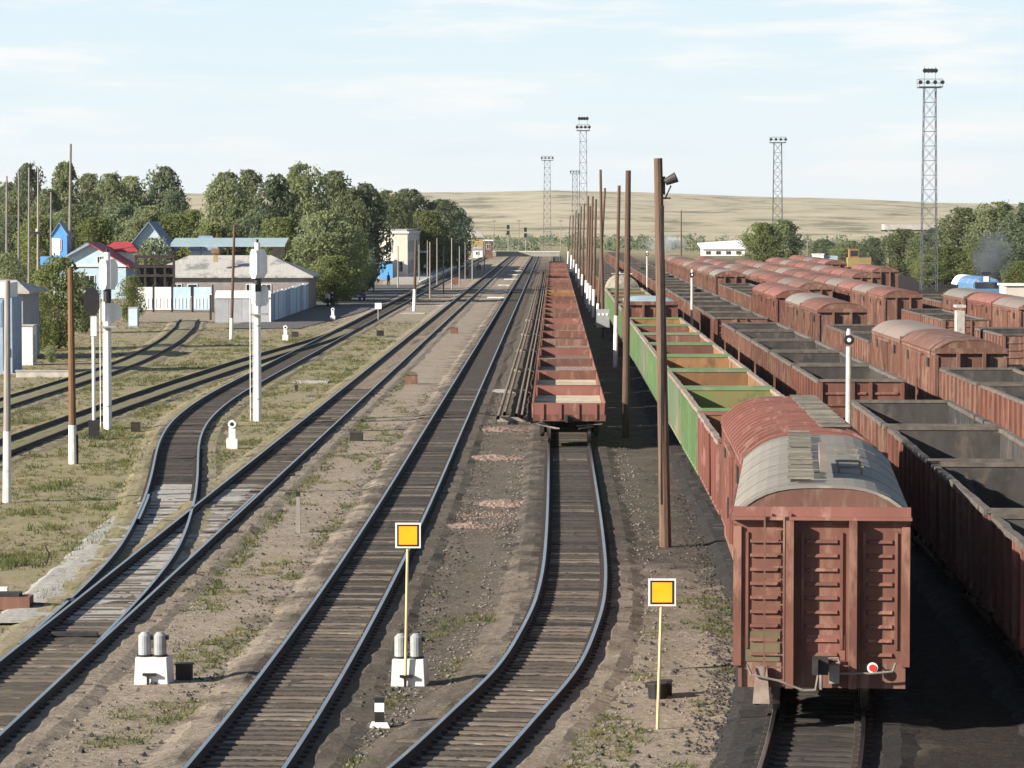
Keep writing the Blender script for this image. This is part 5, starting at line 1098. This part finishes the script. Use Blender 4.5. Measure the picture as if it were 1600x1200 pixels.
TP = [tree_meshes(1, lm=LEAF), tree_meshes(2, lm=LEAFD, W=6), tree_meshes(3, H=10, W=4.6, lm=LEAF, low=.12), tree_meshes(4, lm=LEAFL, W=7.5, low=.1), tree_meshes(5, lm=LEAFD, W=7.5, low=.12), tree_meshes(6, lm=LEAF, W=5.6, low=.12, nleaf=6000, clumps=26)]
TW = [7, 6, 4.6, 7.5, 7.5, 5.6]
def tree(k, px, top, wpx, s_, label, zg=-.25, base=None, group=None, name='tree', dy=0):
    X, Yv = AT(px, s_); Yv += dy; h = CAMH - (top - 345) / s_ - zg; wd = wpx * (1.2 if px < 300 else 1.08) / s_; t = thing(name, label, 'tree', (X, Yv, zg), rnd.uniform(0, 6.28), group)
    for nm_, me in zip(('trunk', 'crown'), TP[k]): link(nm_, me, t)
    t.scale = (wd / TW[k], wd / TW[k], h / 10); return t
left = [(1, 8, 285, 62, 10), (1, 48, 256, 62, 10.5), (0, 25, 300, 60, 11), (2, 103, 254, 50, 10.6), (0, 75, 296, 60, 11.3), (5, 140, 272, 60, 10), (0, 172, 272, 66, 10.4), (5, 205, 276, 60, 10.1), (1, 252, 261, 74, 10.3), (4, 276, 300, 50, 10.8), (0, 120, 320, 80, 11.6), (4, 190, 318, 80, 11.6), (0, 235, 322, 70, 11.8), (3, 60, 338, 80, 12), (3, 150, 340, 84, 12), (4, 100, 330, 90, 11.4), (0, 225, 335, 84, 12.2), (3, 270, 335, 70, 12.2), (4, 20, 340, 80, 11.8)]
mid = [(3, 300, 328, 74, 12), (0, 352, 270, 84, 12.4), (5, 388, 266, 66, 12), (1, 430, 274, 84, 12.8), (0, 474, 257, 100, 12.5), (5, 524, 268, 74, 12.2), (1, 570, 288, 80, 12.4), (0, 548, 296, 76, 12.8), (3, 330, 350, 80, 12.6), (4, 400, 330, 90, 12.5), (3, 440, 340, 90, 13.3), (0, 506, 330, 104, 14.2), (3, 540, 352, 76, 14), (4, 556, 365, 60, 13.4), (3, 520, 400, 90, 14.6), (4, 540, 395, 56, 13.8)]
far = [(4, 640, 296, 92, 9), (0, 620, 310, 64, 9.4), (3, 668, 330, 70, 9.2), (4, 692, 312, 76, 8.6), (1, 716, 325, 50, 8.2), (4, 600, 335, 60, 9.0), (0, 607, 298, 70, 9.1), (3, 618, 326, 56, 8.8)]
rt = [(3, 1190, 348, 66, 8.2), (0, 1222, 344, 72, 8), (4, 1285, 374, 56, 7.6), (0, 1325, 376, 60, 7.8), (4, 1365, 372, 56, 8), (0, 1412, 358, 74, 8.6), (5, 1440, 362, 60, 9), (1, 1462, 356, 56, 9.2), (3, 1476, 385, 84, 10), (0, 1505, 325, 90, 9.6), (0, 1556, 316, 100, 9.8), (1, 1600, 318, 84, 10), (3, 1535, 378, 90, 10.6), (4, 1584, 382, 84, 10.6), (3, 1450, 398, 60, 10.4), (3, 1590, 408, 60, 12)]
kd = ['broad olive tree', 'dark green tree', 'slender tall tree', 'light green bushy tree', 'dark bushy tree', 'loose airy tree']
for lst, gr, wh, zg in ((left, 'trees behind the houses', 'behind the houses at left', -.25), (mid, 'trees behind the garage', 'behind the garage and fence', -.25), (far, 'trees beside the station', 'beside the station', -.25), (rt, 'trees beyond the yard', 'beyond the right yard', -1)):
    o_ = sorted(range(len(lst)), key=lambda i: lst[i][1])
    for r_, i in enumerate(o_):
        k, px, tp, wd, s_ = lst[i]; tree(k, px, tp, wd, s_, '%s %s, %s from the left there' % (kd[k], wh, ORD[r_].replace('nearest', 'first')), zg, group=gr)
# far bushes at the foot of the hill
fb = MB(); rr = random.Random(3)
for i in range(330):
    px = rr.choice((rr.uniform(690, 1010), rr.uniform(1000, 1700), rr.uniform(-60, 700))); s_ = rr.uniform(3.0, 5.2); X, Yv = AT(px, s_); z0 = -.9; hh = rr.uniform(1.6, 5.2) * (1 if px > 880 or px < 700 else .9); ww = rr.uniform(2, 5)
    for k in range(46):
        d = Vector((rr.gauss(0, 1), rr.gauss(0, 1), abs(rr.gauss(0, 1)))).normalized(); c = Vector((X + d.x * ww * rr.random() ** .4, Yv + d.y * ww, z0 + d.z * hh * rr.random() ** .4)); u = Vector((rr.gauss(0, 1), rr.gauss(0, 1), rr.gauss(0, 1))).normalized(); v = u.orthogonal().normalized(); q = rr.uniform(.3, .8); fb.face([c - u * q, c - v * q * .6, c + u * q, c + v * q * .6])
tag(fb.build('far_bushes', LEAFD), 'belt of low green bushes at the foot of the dry hills', 'bushes', kind='stuff')
# near bushes on the left verge
BP = [tree_meshes(11, 5200, 10, 9, LEAFL, .26, .2, .06, 34), tree_meshes(12, 4200, 10, 9, LEAF, .3, .2, .05, 30)]
def bush(k, px, base, top, wpx, label, depth=1.):
    p = G(px, base); s_ = FPX / p.y; h = (base - top) / s_; wd = wpx / s_; t = thing('bush', label, 'bush', (p.x, p.y, -.25), rnd.uniform(0, 6), 'bushes on the left verge')
    for nm_, me in zip(('stems', 'foliage'), BP[k]): link(nm_, me, t)
    t.scale = (wd / 9, wd / 9 * depth, h / 10)
bush(0, 92, 545, 402, 104, 'biggest light green bush behind the brown pole with white foot'); bush(0, 62, 548, 455, 50, 'lower bush in front of the white kiosk side'); bush(1, 128, 520, 425, 60, 'bush between the big bush and the pale grey cabinet'); bush(0, 206, 505, 432, 52, 'light bush above the pale grey cabinet')
bush(1, 244, 474, 372, 74, 'olive bush growing in the dark timber rack'); bush(1, 12, 470, 395, 60, 'bush above the workshop roof at the left edge'); bush(0, 382, 478, 438, 46, 'small bush behind the grey yard wall coping'); bush(1, 80, 566, 540, 22, 'tiny dark bush on dry grass right of the white kiosk')
bush(0, 500, 470, 420, 70, 'bushes at the edge of the path, leftmost'); bush(1, 535, 466, 415, 60, 'dark bushes behind the parked car'); bush(1, 566, 456, 418, 40, 'bushes between the parked car and station')

# ------------------------------------------------------------------ grass, weeds and loose stones
def clearof(X, Y, m=1.25):
    for pth, y0, y1 in ((T2, 0, 900), (T3, 0, 900), (T4, 0, 900), (T5, 0, 900), (TB, 69, 900), (TC, 0, 275), (TD, 0, 300)):
        if y0 <= Y <= y1 and abs(X - pth.x(Y)) < m: return False
    return True
def tufts(n, region, hmin, hmax, mat_, name, dens, seed, blades=7):
    r = random.Random(seed); m = MB(); k = 0; tries = 0
    while k < n and tries < n * 14:
        tries += 1; X = r.uniform(region[0], region[1]); Yv = region[2] * (region[3] / region[2]) ** r.random()
        if abs((X * FPX / Yv) + 65) > 900 or not dens(X, Yv, r): continue
        z = gz(X, Yv); hh = r.uniform(hmin, hmax); k += 1
        for b_ in range(blades):
            a_ = r.uniform(0, 6.28); c = Vector((X + r.gauss(0, .07), Yv + r.gauss(0, .07), z - .02)); o = Vector((math.cos(a_), math.sin(a_), 0)); s_ = r.uniform(.012, .03); t_ = c + Vector((r.gauss(0, .09), r.gauss(0, .09), hh * r.uniform(.5, 1)))
            m.face([c - o * s_, c + o * s_, t_])
    tag(m.build(name, mat_), kind='stuff')
nf = lambda X, Y, s_=.25: noise.noise((X * s_ * 1.3, Y * s_ * .6, 1.7))
tufts(9000, (-40, -11.6, 62, 300), .05, .18, GRASS, 'dry_grass', lambda X, Y, r: clearof(X, Y, 1.5) and nf(X, Y) > -.25 + r.uniform(-.2, .2), 1)
tufts(3500, (-28, -11.6, 66, 260), .08, .3, WEED, 'green_weeds', lambda X, Y, r: clearof(X, Y, 1.3) and nf(X + 9, Y, .4) > .12 + r.uniform(-.1, .2), 2)
tufts(2600, (-9.4, 4.2, 53, 170), .04, .16, WEED, 'track_weeds', lambda X, Y, r: clearof(X, Y, 1.15) and nf(X + 40, Y, .5) > .15 + r.uniform(-.1, .15) and (X < -5.5 or Y < 80), 3)
tufts(1500, (-9.6, -8.2, 80, 200), .06, .2, WEED, 'edge_weeds', lambda X, Y, r: nf(X, Y + 50, .3) > -.1, 4)
tufts(500, (-11.4, -9.2, 53, 75), .04, .1, GRASS, 'sleeper_weeds', lambda X, Y, r: r.random() < .6, 5)
def stones(n, fn, mat_, name, seed, s0, s1):
    r = random.Random(seed); m = MB()
    for i in range(n):
        X, Yv = fn(r); z = gz(X, Yv); q = r.uniform(s0, s1); c = Vector((X, Yv, z + q * .25)); a_ = r.uniform(0, 6.28); k = len(m.v)
        P = [c + Vector((math.cos(a_ + j * 1.57) * q * r.uniform(.6, 1.2), math.sin(a_ + j * 1.57) * q * r.uniform(.6, 1.2), r.uniform(-.2, .2) * q)) for j in range(4)] + [c + Vector((r.uniform(-.3, .3) * q, r.uniform(-.3, .3) * q, q * r.uniform(.5, .9)))]
        m.v += [tuple(p) for p in P]
        for j in range(4): m.f.append((k + j, k + (j + 1) % 4, k + 4)); m.m.append(0)
    tag(m.build(name, mat_), kind='stuff')
def beside(r):
    p_, a_, b_ = r.choice(((T2, -2.4, 2.4), (T3, -2.3, 2.3), (T4, -2.3, 2.3), (T4, -2.3, 2.3))); Yv = 53 * (200 / 53) ** r.random(); o = r.uniform(a_, b_)
    return p_.x(Yv) + o, Yv
STONE = M('loose_stone', (.2, .175, .15), (.11, .098, .085), 2., .95, var=0)
DSTONE = M('coal_crumb', (.05, .045, .042), (.025, .023, .022), 2., .9, var=0)
stones(9000, beside, STONE, 'loose_stones', 1, .02, .06)
stones(1800, lambda r: (lambda Yv: (T3.x(Yv) + r.choice((-1, 1)) * r.gauss(1.9, .25), Yv))(62 * (180 / 62) ** r.random()), DSTONE, 'coal_crumbs', 2, .015, .06)
stones(4200, lambda r: (r.uniform(-9, 4.4), 53 * (120 / 53) ** r.random()), STONE, 'scattered_grit', 3, .015, .045)
stones(1500, lambda r: (r.uniform(-9, 4.4), 53 * (150 / 53) ** r.random()), DSTONE, 'dark_clods', 6, .02, .08)
stones(1800, lambda r: (lambda Yv: (T5.x(Yv) - 1.9 + r.gauss(0, .25), Yv))(56 * (110 / 56) ** r.random()), DSTONE, 'coal_spill', 4, .015, .06)

def pinkspot(r):
    px, py, w_, d_ = r.choice(((786, 672, 2.3, 3.2), (772, 716, 2.3, 2.6), (788, 788, 1.9, 2.0), (738, 824, 1.5, 1.5), (745, 806, 2.2, 3)))
    p = G(px, py); return p.x + r.gauss(0, w_ * .34), p.y + r.gauss(0, d_ * .34)
stones(1800, pinkspot, PINK, 'pink_stones', 9, .015, .05)

# ------------------------------------------------------------------ smoke
def smoke(px, py, s_, w_, h_, dens, col, label, seed):
    X, Yv = AT(px, s_); z = CAMH - (py - 345) / s_
    m = bpy.data.materials.new('smoke'); m.use_nodes = True; N = m.node_tree.nodes; L = m.node_tree.links; N.remove(N['Principled BSDF'])
    v = N.new('ShaderNodeVolumePrincipled'); v.inputs['Color'].default_value = (*col, 1); tcn = N.new('ShaderNodeTexCoord'); n = N.new('ShaderNodeTexNoise'); n.inputs['Scale'].default_value = .45; n.inputs['Detail'].default_value = 4
    L.new(tcn.outputs['Object'], n.inputs['Vector']); g = N.new('ShaderNodeTexGradient'); g.gradient_type = 'SPHERICAL'; mp = N.new('ShaderNodeMapping'); mp.inputs['Scale'].default_value = (2 / w_, 2 / w_, 2 / h_); L.new(tcn.outputs['Object'], mp.inputs[0]); L.new(mp.outputs[0], g.inputs[0])
    a_ = N.new('ShaderNodeMapRange'); a_.inputs[1].default_value = .38; a_.inputs[2].default_value = .62; a_.inputs[4].default_value = dens; L.new(n.outputs['Fac'], a_.inputs[0]); mu = N.new('ShaderNodeMath'); mu.operation = 'MULTIPLY'; L.new(a_.outputs[0], mu.inputs[0]); L.new(g.outputs['Fac'], mu.inputs[1]); L.new(mu.outputs[0], v.inputs['Density']); L.new(v.outputs[0], N['Material Output'].inputs['Volume'])
    b = MB(); nr, ns = 8, 14
    for j in range(nr + 1):
        for i in range(ns): p_, q_ = math.pi * j / nr, 2 * math.pi * i / ns; b.v.append((w_ / 2 * math.sin(p_) * math.cos(q_), w_ / 2 * math.sin(p_) * math.sin(q_), h_ / 2 * math.cos(p_)))
    for j in range(nr):
        for i in range(ns): b.f.append((j * ns + i, (j + 1) * ns + i, (j + 1) * ns + (i + 1) % ns, j * ns + (i + 1) % ns)); b.m.append(0)
    o = b.build('smoke', m, None, (X, Yv, z)); tag(o, label, 'smoke', kind='stuff')
smoke(1548, 398, 14, 5.2, 7., 1.1, (.25, .28, .33), 'dark smoke drifting above the blue locomotive', 1)
smoke(1040, 381, 8, 10, 4.6, .3, (.7, .75, .85), 'pale smoke behind the wooden poles', 2)

# ------------------------------------------------------------------ haze over the yard
hm = bpy.data.materials.new('haze'); hm.use_nodes = True; N = hm.node_tree.nodes; N.remove(N['Principled BSDF'])
v = N.new('ShaderNodeVolumePrincipled'); v.inputs['Color'].default_value = (.86, .92, 1, 1); v.inputs['Density'].default_value = .00003; v.inputs['Anisotropy'].default_value = .2
hm.node_tree.links.new(v.outputs[0], N['Material Output'].inputs['Volume'])
tag(MB().box(-9000, 9000, -50, 9400, -220, 140).build('haze', hm), kind='stuff')

sc.render.engine = 'CYCLES'
sc.cycles.volume_step_rate = 4
